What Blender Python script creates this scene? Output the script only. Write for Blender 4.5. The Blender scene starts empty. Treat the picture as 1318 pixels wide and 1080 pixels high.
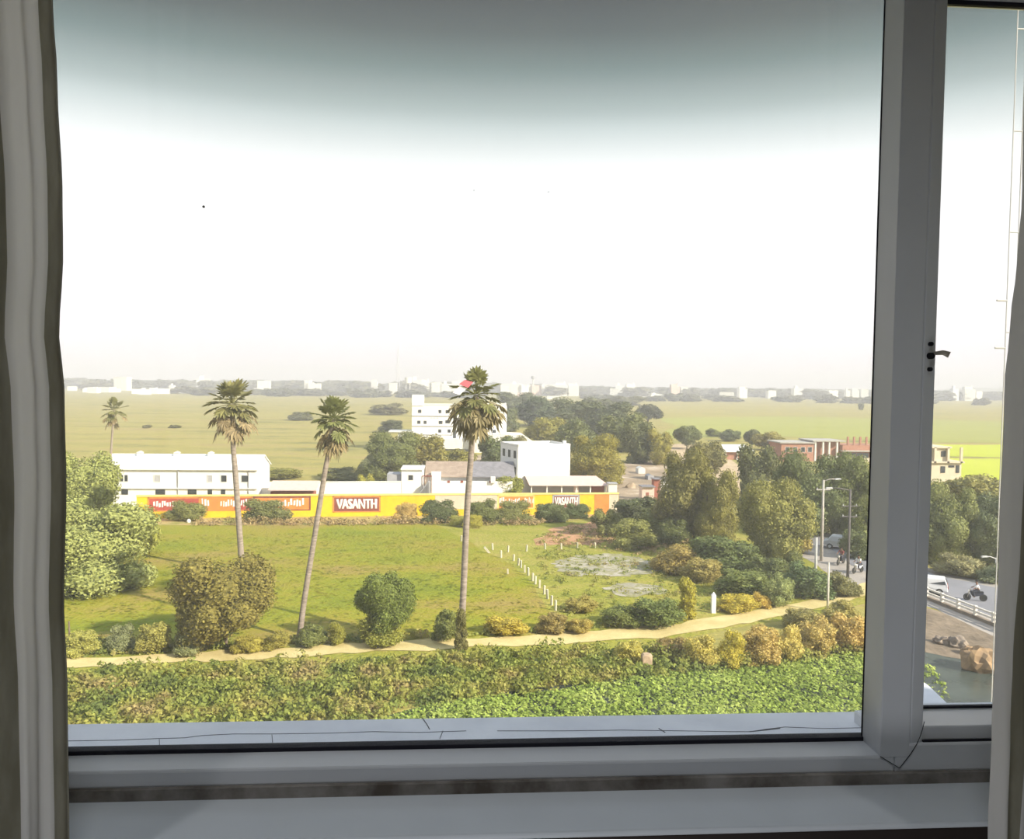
import bpy, bmesh, math, random
from mathutils import Vector, Matrix, noise

R = random.Random(11)
PI = math.pi
col = bpy.context.scene.collection
scn = bpy.context.scene

# ---------------------------------------------------------------- camera
W, H, F = 1318, 1080, 1030.0
EYE = Vector((0, 0, 18.0))
YAW, PITCH, ROLL = math.radians(-3.9), math.radians(2.45), math.radians(0.7)
CAMROT = Matrix.Rotation(YAW, 3, 'Z') @ Matrix.Rotation(PI / 2 - PITCH, 3, 'X') @ Matrix.Rotation(ROLL, 3, 'Z')
cam_d = bpy.data.cameras.new('camera')
cam_d.sensor_fit = 'HORIZONTAL'
cam_d.sensor_width = 36
cam_d.lens = 36 * F / W
cam_d.clip_start = 0.02
cam_d.clip_end = 12000
cam = bpy.data.objects.new('camera', cam_d)
cam.matrix_world = Matrix.Translation(EYE) @ CAMROT.to_4x4()
col.objects.link(cam)
scn.camera = cam
FWD = CAMROT @ Vector((0, 0, -1))


def ray(px, py):
    return CAMROT @ Vector(((px - W / 2) / F, -(py - H / 2) / F, -1))


def hor(px):                       # image row of the horizon
    a, b = -20.0, 1100.0
    for _ in range(40):
        m = (a + b) / 2
        if ray(px, m).z > 0:
            a = m
        else:
            b = m
    return a


def gp(px, py, z=0.0):             # where a line of sight meets the level z
    d = ray(px, py)
    t = (z - EYE.z) / d.z
    return EYE + d * t


def at_y(px, py, y):               # ... meets the plane at distance y
    d = ray(px, py)
    return EYE + d * (y / d.y)


def depth(p):
    return (Vector(p) - EYE).dot(FWD)


def top_z(p, py):                  # height above p that reaches image row py
    dz = CAMROT.transposed() @ (Vector(p) - EYE)
    lo, hi = 0.0, 80.0
    for _ in range(40):
        m = (lo + hi) / 2
        c = CAMROT.transposed() @ (Vector((p[0], p[1], p[2] + m)) - EYE)
        y = H / 2 + F * c.y / c.z
        if y > py:
            lo = m
        else:
            hi = m
    return lo


# ---------------------------------------------------------------- materials
def S(r, g, b, k=1.0):
    f = lambda c: ((c / 255 + 0.055) / 1.055) ** 2.4 if c > 10 else c / 255 / 12.92
    return (f(r) * k, f(g) * k, f(b) * k, 1)


def newmat(name):
    m = bpy.data.materials.new(name)
    m.use_nodes = True
    nt = m.node_tree
    return m, nt, nt.nodes['Principled BSDF'], nt.links


def ramp(nt, stops, interp='LINEAR'):
    n = nt.nodes.new('ShaderNodeValToRGB')
    n.color_ramp.interpolation = interp
    e = n.color_ramp.elements
    while len(e) < len(stops):
        e.new(0.5)
    for i, (p, c) in enumerate(stops):
        e[i].position = p
        e[i].color = c
    return n


def noise_mat(name, stops, scale=1.0, detail=4, rough=0.8, stretch=(1, 1, 1), bump=0.0, bscale=None, fine=None, bdist=0.05):
    m, nt, bs, L = newmat(name)
    tc = nt.nodes.new('ShaderNodeTexCoord')
    mp = nt.nodes.new('ShaderNodeMapping')
    mp.inputs['Scale'].default_value = stretch
    L.new(tc.outputs['Object'], mp.inputs['Vector'])
    nz = nt.nodes.new('ShaderNodeTexNoise')
    nz.inputs['Scale'].default_value = scale
    nz.inputs['Detail'].default_value = detail
    nz.inputs['Roughness'].default_value = 0.6
    L.new(mp.outputs[0], nz.inputs['Vector'])
    rp = ramp(nt, stops)
    fac = nz.outputs['Fac']
    if fine:
        n2 = nt.nodes.new('ShaderNodeTexNoise')
        n2.inputs['Scale'].default_value = fine[0]
        n2.inputs['Detail'].default_value = 3
        L.new(mp.outputs[0], n2.inputs['Vector'])
        mx = nt.nodes.new('ShaderNodeMix')
        mx.inputs[0].default_value = fine[1]
        L.new(fac, mx.inputs[2])
        L.new(n2.outputs['Fac'], mx.inputs[3])
        fac = mx.outputs[0]
    L.new(fac, rp.inputs[0])
    L.new(rp.outputs[0], bs.inputs['Base Color'])
    bs.inputs['Roughness'].default_value = rough
    bs.inputs['Specular IOR Level'].default_value = 0.25
    if bump:
        nb = nt.nodes.new('ShaderNodeTexNoise')
        nb.inputs['Scale'].default_value = bscale or scale * 6
        nb.inputs['Detail'].default_value = 3
        L.new(tc.outputs['Object'], nb.inputs['Vector'])
        bp = nt.nodes.new('ShaderNodeBump')
        bp.inputs['Strength'].default_value = bump
        bp.inputs['Distance'].default_value = bdist
        L.new(nb.outputs['Fac'], bp.inputs['Height'])
        L.new(bp.outputs[0], bs.inputs['Normal'])
    return m


def mat(name, c, rough=0.7, var=0.12, scale=3.0, metallic=0.0, bump=0.0):
    a = tuple(x * (1 - var) for x in c[:3]) + (1,)
    b = tuple(min(1, x * (1 + var)) for x in c[:3]) + (1,)
    m = noise_mat(name, [(0.3, a), (0.7, b)], scale, 3, rough, bump=bump, bscale=scale * 4)
    m.node_tree.nodes['Principled BSDF'].inputs['Metallic'].default_value = metallic
    return m


def leaf_mat(name, stops=None, scale=0.25, transl=0.25):
    """leaf colour comes from the object's own colour, varied leaf by leaf"""
    m, nt, bs, L = newmat(name)
    geo = nt.nodes.new('ShaderNodeNewGeometry')
    mr = nt.nodes.new('ShaderNodeMapRange')
    mr.inputs['To Min'].default_value = 0.7
    mr.inputs['To Max'].default_value = 1.3
    L.new(geo.outputs['Random Per Island'], mr.inputs['Value'])
    if stops:
        tc = nt.nodes.new('ShaderNodeTexCoord')
        nz = nt.nodes.new('ShaderNodeTexNoise')
        nz.inputs['Scale'].default_value = scale
        nz.inputs['Detail'].default_value = 3
        L.new(tc.outputs['Object'], nz.inputs['Vector'])
        rp = ramp(nt, stops)
        L.new(nz.outputs['Fac'], rp.inputs[0])
        src = rp.outputs[0]
    else:
        oi = nt.nodes.new('ShaderNodeObjectInfo')
        src = oi.outputs['Color']
    vm = nt.nodes.new('ShaderNodeVectorMath')
    vm.operation = 'SCALE'
    L.new(src, vm.inputs[0])
    L.new(mr.outputs[0], vm.inputs['Scale'])
    L.new(vm.outputs[0], bs.inputs['Base Color'])
    bs.inputs['Roughness'].default_value = 0.6
    bs.inputs['Specular IOR Level'].default_value = 0.2
    tr = nt.nodes.new('ShaderNodeBsdfTranslucent')
    L.new(vm.outputs[0], tr.inputs['Color'])
    mx = nt.nodes.new('ShaderNodeMixShader')
    mx.inputs[0].default_value = transl
    L.new(bs.outputs[0], mx.inputs[1])
    L.new(tr.outputs[0], mx.inputs[2])
    L.new(mx.outputs[0], nt.nodes['Material Output'].inputs['Surface'])
    return m


def glass_mat(name, refl=0.05):
    m, nt, bs, L = newmat(name)
    nt.nodes.remove(bs)
    t = nt.nodes.new('ShaderNodeBsdfTransparent')
    t.inputs['Color'].default_value = (0.97, 0.98, 0.98, 1)
    g = nt.nodes.new('ShaderNodeBsdfGlossy')
    g.inputs['Roughness'].default_value = 0.02
    fr = nt.nodes.new('ShaderNodeFresnel')
    fr.inputs['IOR'].default_value = 1.3
    # a film of dust on the pane
    tl = nt.nodes.new('ShaderNodeBsdfTranslucent')
    tl.inputs['Color'].default_value = (0.9, 0.9, 0.88, 1)
    tc = nt.nodes.new('ShaderNodeTexCoord')
    nz = nt.nodes.new('ShaderNodeTexNoise')
    nz.inputs['Scale'].default_value = 2.5
    nz.inputs['Detail'].default_value = 4
    L.new(tc.outputs['Object'], nz.inputs['Vector'])
    dr = nt.nodes.new('ShaderNodeMapRange')
    dr.inputs['From Min'].default_value = 0.3
    dr.inputs['From Max'].default_value = 0.7
    dr.inputs['To Min'].default_value = 0.012
    dr.inputs['To Max'].default_value = 0.05
    L.new(nz.outputs['Fac'], dr.inputs['Value'])
    dm = nt.nodes.new('ShaderNodeMixShader')
    L.new(dr.outputs[0], dm.inputs[0])
    L.new(t.outputs[0], dm.inputs[1])
    L.new(tl.outputs[0], dm.inputs[2])
    mx = nt.nodes.new('ShaderNodeMixShader')
    L.new(fr.outputs[0], mx.inputs[0])
    L.new(dm.outputs[0], mx.inputs[1])
    L.new(g.outputs[0], mx.inputs[2])
    L.new(mx.outputs[0], nt.nodes['Material Output'].inputs['Surface'])
    return m


M = {}
M['upvc'] = mat('white_upvc', (0.62, 0.64, 0.68, 1), 0.35, 0.03, 6)
M['gasket'] = mat('dark_rubber', (0.012, 0.012, 0.02, 1), 0.6, 0.1, 8)
M['glass'] = glass_mat('window_glass')
M['sill'] = mat('painted_sill', (0.62, 0.66, 0.71, 1), 0.5, 0.05, 5)
M['caulk'] = noise_mat('dirty_caulk', [(0.35, (0.10, 0.085, 0.07, 1)), (0.65, (0.30, 0.28, 0.26, 1))], 14, 5, 0.9)
M['ledge'] = noise_mat('weathered_white_ledge', [(0.3, (0.66, 0.67, 0.72, 1)), (0.7, (0.82, 0.83, 0.87, 1))], 9, 6, 0.8, bump=0.15, bscale=80, bdist=0.003)
M['crack'] = mat('dark_crack', (0.07, 0.07, 0.08, 1), 0.9)
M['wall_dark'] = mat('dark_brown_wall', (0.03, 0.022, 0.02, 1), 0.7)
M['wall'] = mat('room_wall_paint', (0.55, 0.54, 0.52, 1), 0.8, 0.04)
M['floor'] = mat('room_floor_tile', (0.3, 0.27, 0.24, 1), 0.4)
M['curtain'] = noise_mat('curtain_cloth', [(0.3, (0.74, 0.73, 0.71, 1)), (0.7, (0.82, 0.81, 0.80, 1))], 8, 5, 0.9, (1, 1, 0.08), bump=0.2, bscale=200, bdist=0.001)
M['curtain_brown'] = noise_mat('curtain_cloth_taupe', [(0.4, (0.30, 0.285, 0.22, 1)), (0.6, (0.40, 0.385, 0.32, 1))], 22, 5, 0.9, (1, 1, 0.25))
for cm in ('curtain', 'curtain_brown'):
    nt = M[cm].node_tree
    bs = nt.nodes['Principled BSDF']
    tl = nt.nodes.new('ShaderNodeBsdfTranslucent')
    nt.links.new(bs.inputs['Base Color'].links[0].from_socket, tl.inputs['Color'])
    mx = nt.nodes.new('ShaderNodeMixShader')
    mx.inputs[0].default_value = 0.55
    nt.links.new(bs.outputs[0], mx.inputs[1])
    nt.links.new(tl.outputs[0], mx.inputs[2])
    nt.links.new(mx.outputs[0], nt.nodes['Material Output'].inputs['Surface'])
M['metal'] = mat('latch_metal', (0.42, 0.38, 0.32, 1), 0.4, 0.1, 8, 0.2)
M['black'] = mat('black_hole', (0.01, 0.01, 0.012, 1), 0.8)

M['leaf'] = leaf_mat('leaf')
M['palm'] = leaf_mat('palm_leaf', transl=0.15)
M['bark'] = mat('bark', (0.16, 0.12, 0.09, 1), 0.9, 0.3, 6)
M['palm_bark'] = noise_mat('palm_bark', [(0.3, (0.17, 0.135, 0.11, 1)), (0.7, (0.38, 0.32, 0.27, 1))], 2.5, 4, 0.9, (1, 1, 4))
M['white'] = mat('white_plaster', (0.80, 0.79, 0.77, 1), 0.8, 0.04, 1.5)
M['white2'] = mat('offwhite_plaster', (0.70, 0.69, 0.66, 1), 0.8, 0.06, 1.0)
M['cream'] = mat('cream_plaster', (0.62, 0.54, 0.42, 1), 0.8, 0.08, 1.0)
M['grey'] = mat('grey_plaster', (0.36, 0.36, 0.38, 1), 0.8, 0.1, 1.0)
M['pane'] = mat('dark_window_pane', (0.045, 0.05, 0.055, 1), 0.3, 0.1)
M['palepane'] = mat('pale_window_pane', (0.42, 0.42, 0.44, 1), 0.4, 0.1)
M['trimgrey'] = mat('grey_trim', (0.42, 0.42, 0.43, 1), 0.7)
M['roof_brown'] = noise_mat('weathered_brown_roof', [(0.3, (0.26, 0.19, 0.15, 1)), (0.7, (0.40, 0.32, 0.25, 1))], 1.2, 5, 0.9)
M['roof_grey'] = noise_mat('grey_sheet_roof', [(0.3, (0.17, 0.165, 0.18, 1)), (0.7, (0.26, 0.25, 0.27, 1))], 1.5, 4, 0.8)
M['roof_pink'] = mat('pink_sheet_roof', (0.60, 0.46, 0.42, 1), 0.7)
M['roof_white'] = mat('white_sheet_roof', (0.80, 0.80, 0.78, 1), 0.6, 0.04)
M['brick'] = noise_mat('raw_brick', [(0.3, (0.33, 0.15, 0.10, 1)), (0.7, (0.48, 0.26, 0.19, 1))], 2, 5, 0.9)
M['concrete'] = mat('raw_concrete', (0.42, 0.40, 0.37, 1), 0.9, 0.15, 2)
M['yellow'] = mat('yellow_wall_paint', (0.78, 0.52, 0.02, 1), 0.8, 0.12, 1.2)
M['yellowpale'] = mat('pale_yellow_coping', (0.80, 0.62, 0.22, 1), 0.8, 0.1, 1.2)
M['orange'] = mat('orange_wall_paint', (0.62, 0.25, 0.06, 1), 0.8, 0.15, 1.2)
M['red'] = mat('red_wall_paint', (0.42, 0.08, 0.06, 1), 0.8, 0.15, 1.2)
M['maroon'] = mat('maroon_wall_paint', (0.25, 0.07, 0.05, 1), 0.8, 0.15, 1.2)
M['letters'] = mat('white_letter_paint', (0.85, 0.82, 0.78, 1), 0.8, 0.03)
M['post'] = mat('whitewashed_post', (0.52, 0.48, 0.36, 1), 0.8, 0.08)
M['pole'] = mat('concrete_pole', (0.48, 0.44, 0.40, 1), 0.8, 0.1)
M['darkpole'] = mat('dark_pole', (0.12, 0.11, 0.11, 1), 0.8, 0.1)
M['lamp'] = mat('lamp_housing', (0.55, 0.55, 0.56, 1), 0.4)
M['rail'] = mat('whitewashed_rail', (0.72, 0.68, 0.62, 1), 0.8, 0.08)
M['masonry'] = noise_mat('stone_masonry', [(0.3, (0.15, 0.12, 0.10, 1)), (0.7, (0.34, 0.28, 0.22, 1))], 0.9, 5, 0.9, bump=0.5, bscale=2, bdist=0.2)
M['boulder'] = noise_mat('brown_boulder', [(0.3, (0.20, 0.14, 0.09, 1)), (0.7, (0.42, 0.28, 0.15, 1))], 1.2, 5, 0.9)
M['carwhite'] = mat('white_car_paint', (0.75, 0.76, 0.78, 1), 0.25, 0.02)
M['carsilver'] = mat('silver_car_paint', (0.52, 0.54, 0.56, 1), 0.25, 0.02)
M['carglass'] = mat('car_glass', (0.05, 0.06, 0.07, 1), 0.1)
M['tyre'] = mat('tyre_rubber', (0.03, 0.03, 0.03, 1), 0.8)
M['skin'] = mat('skin', (0.22, 0.12, 0.08, 1), 0.6)
M['hair'] = mat('black_hair', (0.015, 0.013, 0.012, 1), 0.6)
M['shirt_red'] = mat('dark_red_shirt', (0.25, 0.06, 0.06, 1), 0.8)
M['shirt_white'] = mat('white_shirt', (0.75, 0.75, 0.76, 1), 0.8)
M['trousers'] = mat('dark_trousers', (0.05, 0.055, 0.08, 1), 0.8)
M['cloth_red'] = mat('red_cloth', (0.65, 0.12, 0.14, 1), 0.8)
M['cloth_white'] = mat('white_cloth', (0.85, 0.80, 0.75, 1), 0.8)
M['mast'] = mat('galvanised_mast', (0.50, 0.50, 0.52, 1), 0.5)
M['shop_red'] = mat('rusty_red_sheet', (0.30, 0.11, 0.08, 1), 0.8)
M['pale_pink'] = mat('pale_pink_board', (0.68, 0.52, 0.46, 1), 0.8)

M['ground'] = noise_mat('far_field_ground', [(0.36, (0.15, 0.145, 0.05, 1)), (0.43, (0.26, 0.235, 0.065, 1)), (0.52, (0.35, 0.30, 0.08, 1)), (0.60, (0.34, 0.26, 0.10, 1)), (0.68, (0.24, 0.19, 0.08, 1))],
                        0.02, 7, 0.95, (1, 4, 1), bump=0.6, bscale=1.2, fine=(0.25, 0.35), bdist=0.3)
M['field'] = noise_mat('bright_grass', [(0.36, (0.17, 0.205, 0.012, 1)), (0.45, (0.225, 0.24, 0.014, 1)), (0.53, (0.27, 0.245, 0.022, 1)), (0.62, (0.29, 0.22, 0.055, 1))],
                       0.06, 6, 0.95, (1, 2, 1), bump=0.8, bscale=3, fine=(1.6, 0.25), bdist=0.15)
M['scrub'] = noise_mat('scrubby_plot', [(0.32, (0.16, 0.175, 0.025, 1)), (0.47, (0.27, 0.27, 0.035, 1)), (0.6, (0.34, 0.29, 0.07, 1)), (0.72, (0.36, 0.24, 0.11, 1))],
                       0.12, 6, 0.95, (1, 2, 1), bump=0.8, bscale=2.5, fine=(1.5, 0.4), bdist=0.2)
M['paddy'] = noise_mat('paddy_green', [(0.3, (0.27, 0.28, 0.06, 1)), (0.7, (0.36, 0.36, 0.09, 1))], 0.02, 4, 0.95, (1, 6, 1))
M['paddy_bright'] = noise_mat('paddy_bright_green', [(0.3, (0.40, 0.44, 0.03, 1)), (0.7, (0.48, 0.52, 0.04, 1))], 0.05, 4, 0.95)
M['path'] = noise_mat('sandy_path', [(0.3, (0.50, 0.40, 0.17, 1)), (0.7, (0.64, 0.53, 0.26, 1))], 0.7, 6, 0.95, bump=0.4, bscale=3, bdist=0.08)
M['verge'] = noise_mat('dry_verge', [(0.35, (0.24, 0.24, 0.05, 1)), (0.5, (0.42, 0.32, 0.12, 1)), (0.65, (0.44, 0.27, 0.12, 1))], 0.35, 5, 0.95, bump=0.5, bscale=3, bdist=0.1)
M['redearth'] = noise_mat('red_earth', [(0.3, (0.30, 0.24, 0.09, 1)), (0.5, (0.45, 0.24, 0.13, 1)), (0.7, (0.52, 0.32, 0.2, 1))], 0.35, 5, 0.95)
M['ash'] = noise_mat('ash_grey_earth', [(0.32, (0.20, 0.20, 0.07, 1)), (0.44, (0.36, 0.33, 0.27, 1)), (0.50, (0.24, 0.23, 0.08, 1)), (0.58, (0.44, 0.40, 0.34, 1)), (0.68, (0.26, 0.25, 0.09, 1))], 0.35, 6, 0.95, (1, 1.5, 1), bump=0.5, bscale=3, bdist=0.15)
M['sand'] = noise_mat('bare_sand', [(0.3, (0.40, 0.30, 0.20, 1)), (0.7, (0.58, 0.44, 0.28, 1))], 0.1, 5, 0.95)
M['rubble'] = noise_mat('rubble_ground', [(0.3, (0.22, 0.17, 0.12, 1)), (0.55, (0.38, 0.29, 0.20, 1)), (0.68, (0.62, 0.52, 0.42, 1))], 0.15, 6, 0.95)
M['road'] = noise_mat('asphalt', [(0.3, (0.20, 0.20, 0.22, 1)), (0.7, (0.27, 0.27, 0.30, 1))], 0.3, 5, 0.85)
M['shoulder'] = noise_mat('road_shoulder', [(0.3, (0.30, 0.27, 0.25, 1)), (0.7, (0.42, 0.38, 0.34, 1))], 0.4, 5, 0.95)
M['water'] = mat('dark_pond_water', (0.06, 0.072, 0.062, 1), 0.25, 0.3, 0.5)
M['bank'] = noise_mat('brown_bank', [(0.3, (0.14, 0.11, 0.08, 1)), (0.7, (0.30, 0.235, 0.17, 1))], 0.5, 5, 0.95, bump=0.6, bscale=2, bdist=0.2)
M['weeds'] = leaf_mat('weed_leaves', [(0.30, (0.15, 0.19, 0.05, 1)), (0.43, (0.26, 0.30, 0.065, 1)), (0.55, (0.35, 0.345, 0.08, 1)), (0.68, (0.38, 0.30, 0.12, 1))], 0.4, 0.4)
M['hyacinth'] = leaf_mat('marsh_leaves', [(0.3, (0.26, 0.35, 0.07, 1)), (0.5, (0.38, 0.47, 0.10, 1)), (0.7, (0.50, 0.57, 0.16, 1))], 0.5, 0.4)
M['tuft'] = leaf_mat('field_tufts', [(0.3, (0.15, 0.18, 0.012, 1)), (0.5, (0.23, 0.24, 0.018, 1)), (0.7, (0.28, 0.25, 0.03, 1))], 0.12)


# ---------------------------------------------------------------- builders
def tag(o, label=None, cat=None, group=None, kind=None):
    if label:
        o['label'] = label
    if cat:
        o['category'] = cat
    if group:
        o['group'] = group
    if kind:
        o['kind'] = kind
    return o


def empty(name, loc, rz=0.0):
    o = bpy.data.objects.new(name, None)
    o.location = loc
    o.rotation_euler = (0, 0, rz)
    o.empty_display_size = 0.2
    col.objects.link(o)
    return o


def link(name, me, m, parent=None):
    if m is not None and len(me.materials) == 0:
        me.materials.append(m)
    o = bpy.data.objects.new(name, me)
    col.objects.link(o)
    if parent:
        o.parent = parent
    return o


class MB:
    def __init__(s):
        s.v, s.f = [], []

    def add(s, vs, fs):
        n = len(s.v)
        s.v += [tuple(v) for v in vs]
        s.f += [tuple(i + n for i in f) for f in fs]
        return s

    def box(s, x0, x1, y0, y1, z0, z1):
        return s.add([(x0, y0, z0), (x1, y0, z0), (x1, y1, z0), (x0, y1, z0), (x0, y0, z1), (x1, y0, z1), (x1, y1, z1), (x0, y1, z1)],
                     [(0, 3, 2, 1), (4, 5, 6, 7), (0, 1, 5, 4), (1, 2, 6, 5), (2, 3, 7, 6), (3, 0, 4, 7)])

    def prism(s, poly, axis, a, b):
        """polygon in the two other axes, swept along axis from a to b"""
        def P(u, w, t):
            return {'x': (t, u, w), 'y': (u, t, w), 'z': (u, w, t)}[axis]
        n = len(poly)
        vs = [P(u, w, a) for u, w in poly] + [P(u, w, b) for u, w in poly]
        fs = [tuple(range(n)), tuple(range(2 * n - 1, n - 1, -1))]
        fs += [(i, n + i, n + (i + 1) % n, (i + 1) % n) for i in range(n)]
        return s.add(vs, fs)

    def tube(s, pts, rad, seg=8):
        pts = [Vector(p) for p in pts]
        if not hasattr(rad, '__len__'):
            rad = [rad] * len(pts)
        n0 = len(s.v)
        for i, p in enumerate(pts):
            t = (pts[min(i + 1, len(pts) - 1)] - pts[max(i - 1, 0)]).normalized()
            u = t.cross(Vector((0.13, 1, 0.07))).normalized()
            w = t.cross(u)
            for k in range(seg):
                a = 2 * PI * k / seg
                s.v.append(tuple(p + (u * math.cos(a) + w * math.sin(a)) * rad[i]))
        for i in range(len(pts) - 1):
            for k in range(seg):
                a, b = n0 + i * seg + k, n0 + i * seg + (k + 1) % seg
                s.f.append((a, b, b + seg, a + seg))
        s.f.append(tuple(n0 + k for k in range(seg))[::-1])
        s.f.append(tuple(n0 + (len(pts) - 1) * seg + k for k in range(seg)))
        return s

    def disc(s, c, r, axis, th, seg=14):
        poly = [(r * math.cos(2 * PI * k / seg), r * math.sin(2 * PI * k / seg)) for k in range(seg)]
        i = 'xyz'.index(axis)
        o = [c[j] for j in range(3) if j != i]
        return s.prism([(u + o[0], w + o[1]) for u, w in poly], axis, c[i] - th / 2, c[i] + th / 2)

    def mesh(s, name, m=None, smooth=False):
        me = bpy.data.meshes.new(name)
        me.from_pydata(s.v, [], s.f)
        bm = bmesh.new()
        bm.from_mesh(me)
        bmesh.ops.recalc_face_normals(bm, faces=bm.faces)
        bm.to_mesh(me)
        bm.free()
        if smooth:
            for p in me.polygons:
                p.use_smooth = True
        if m:
            me.materials.append(m)
        return me

    def build(s, name, m, parent=None, smooth=False):
        return link(name, s.mesh(name, m, smooth), m, parent)


def bevel(o, w=0.004, seg=2):
    b = o.modifiers.new('bevel', 'BEVEL')
    b.width = w
    b.segments = seg
    b.limit_method = 'ANGLE'
    return o


# ---------------------------------------------------------------- the room and its windows
def structure(o):
    o['kind'] = 'structure'
    return o


YF, YG = 0.98, 1.03            # room face of the frame, plane of the glass
XL, XR = -1.15, 1.75           # ends of the window opening
mull0 = at_y(1148, 500, YF).x
groove = at_y(1186, 500, YF).x
mull1 = at_y(1206, 500, YF).x
glass_r = at_y(1127, 500, YG).x
z_face = at_y(600, 984, YF).z       # upper inner edge of the bottom rail
z_rail = at_y(600, 1006, YF).z      # lower edge of the bottom rail
z_glass = at_y(600, 956, YG).z
z_sill = at_y(600, 1019, YF).z
y_sill = 0.0
for k in range(60):                   # front edge of the sill board
    y_sill = 0.80 + k * 0.003
    if at_y(660, 1073, y_sill).z <= z_sill:
        break
Z_TOP = EYE.z + 0.62                 # head of the fixed light
ZF, ZC = EYE.z - 1.30, EYE.z + 1.45  # floor, ceiling

w1 = empty('window_1', (0, YF, z_rail))
structure(w1)


def wpart(mb, name, m, parent, bev=0.0, smooth=False):
    o = mb.build(name, m, None, smooth)
    o.parent = parent
    o.matrix_parent_inverse = Matrix.Translation(-Vector(parent.location))
    if bev:
        bevel(o, bev)
    return o


# outer frame with the mullion: bottom rail, head, left jamb
YB = 1.09
fr = MB()
fr.box(XL - 0.08, mull0 + 0.02, YF, YG + 0.005, z_rail, z_face)
fr.box(XL - 0.08, XL, YF, YB, z_face, Z_TOP + 0.08)
fr.box(XL, mull0, YF, YB, Z_TOP, Z_TOP + 0.08)
wpart(fr, 'frame', M['upvc'], w1, 0.003)
ml = MB()
ml.prism([(mull0, YF), (groove, YF), (groove + 0.0015, YF + 0.004), (groove + 0.003, YF + 0.002), (mull1, YF + 0.006), (mull1, YB), (mull1 - 0.004, YB), (glass_r + 0.012, YG + 0.008), (mull0 + 0.001, YG + 0.002)], 'z', z_rail + 0.02, Z_TOP)
ml.v = [(x, y - 0.0006, z) for x, y, z in ml.v]
wpart(ml, 'mullion', M['upvc'], w1, 0.002)
# mitred joint lines where the mullion is welded to the rail
jt = MB()
zc = z_rail + 0.006
for (xa, za, xb, zb) in ((mull0, z_face, mull0 + 0.026, zc), (mull1 - 0.002, z_face + 0.045, mull0 + 0.026, zc)):
    q = 0.0005
    n = 7
    pts = []
    for i in range(n):
        t = i / (n - 1)
        bow = 0.006 * math.sin(t * PI) if xa > mull0 + 0.01 else 0
        pts.append((xa + (xb - xa) * t + bow, YF - 0.0012, za + (zb - za) * t))
    jt.tube(pts, q, 5)
wpart(jt, 'weld_line', M['gasket'], w1)
# glazing bead: sloped strip from the face back to the glass
bd = MB()
bd.prism([(YF + 0.002, z_face), (YG - 0.001, z_glass - 0.006), (YG - 0.001, z_glass - 0.02), (YF + 0.002, z_face - 0.02)], 'x', XL, mull0 + 0.001)
bd.prism([(mull0, YF + 0.002), (glass_r + 0.001, YG), (glass_r + 0.03, YG), (mull0 + 0.02, YF + 0.002)], 'z', z_face - 0.01, Z_TOP)
wpart(bd, 'glazing_bead', M['upvc'], w1)
gk = MB()
gk.box(XL, glass_r + 0.002, YG - 0.006, YG + 0.01, z_glass - 0.006, z_glass + 0.0003)
gk.box(glass_r - 0.0055, glass_r + 0.0015, YG - 0.003, YG + 0.0005, z_glass - 0.004, Z_TOP)
wpart(gk, 'gasket', M['gasket'], w1, 0.001)
gl = MB()
gl.box(XL - 0.01, glass_r + 0.004, YG + 0.001, YG + 0.006, z_glass - 0.005, Z_TOP + 0.01)
wpart(gl, 'glass_pane', M['glass'], w1)
for (px, py, r) in ((262, 266, 0.0016), (610, 245, 0.0006), (706, 247, 0.0006), (1143, 62, 0.0010)):
    p = at_y(px, py, YG)
    s_ = MB()
    s_.disc((p.x, YG + 0.0003, p.z), r, 'y', 0.0012, 9)
    wpart(s_, 'dirt_speck', M['caulk'], w1)
# latch plate on the mullion
p = at_y(1197, 458, YF)
lt = MB()
lt.disc((p.x + 0.001, YF, p.z), 0.0042, 'y', 0.006, 14)
lt_o = wpart(lt, 'latch_hole', M['black'], w1)
for dz in (0.015, -0.017):
    sc_ = MB()
    sc_.disc((p.x + 0.001, YF + 0.001, p.z + dz), 0.0028, 'y', 0.005, 10)
    wpart(sc_, 'screw', M['black'], w1)
kb = MB()
kb.tube([(p.x + 0.004, YF - 0.001, p.z + 0.003), (p.x + 0.012, YF - 0.008, p.z + 0.004), (p.x + 0.018, YF - 0.012, p.z + 0.001)], [0.0022, 0.003, 0.004], 8)
wpart(kb, 'latch_knob', M['metal'], w1, smooth=True)

# right casement
w2 = empty('window_2', (mull1, 1.05, z_rail))
structure(w2)
YS, YSG = 0.988, 1.07
zs_glass = at_y(1240, 911, YSG).z
zs_face = at_y(1240, 934, YS).z
zs_bot = at_y(1240, 952, YS).z
zs_rail = at_y(1240, 956, YF).z
zs_top = at_y(1275, 3, YSG).z
sf = MB()
sf.prism([(YS, zs_bot), (YS, zs_face), (YSG, zs_glass), (YSG + 0.02, zs_glass), (YSG + 0.02, zs_bot)], 'x', mull1 - 0.02, XR - 0.1)
sf.box(mull1 - 0.02, mull1 - 0.001, YS + 0.02, YSG + 0.02, zs_bot, zs_top)
sf.box(XR - 0.12, XR - 0.05, YS, YSG + 0.02, zs_bot, zs_top)
sf.box(mull1 - 0.02, XR - 0.05, YS, YSG + 0.02, zs_top, zs_top + 0.06)
wpart(sf, 'sash_frame', M['upvc'], w2, 0.002)
sg = MB()
sg.box(mull1, XR - 0.12, YSG - 0.003, YSG + 0.003, zs_glass - 0.004, zs_glass + 0.0035)
sg.box(mull1, XR - 0.12, YSG - 0.003, YSG + 0.003, zs_top - 0.006, zs_top + 0.002)
wpart(sg, 'gasket', M['gasket'], w2)
sg = MB()
sg.box(mull1 - 0.01, XR - 0.11, YSG + 0.001, YSG + 0.006, zs_glass - 0.004, zs_top + 0.004)
wpart(sg, 'glass_pane', M['glass'], w2)
of = MB()
of.box(mull0 + 0.02, XR, YF, YB, z_rail, zs_rail)
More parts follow.
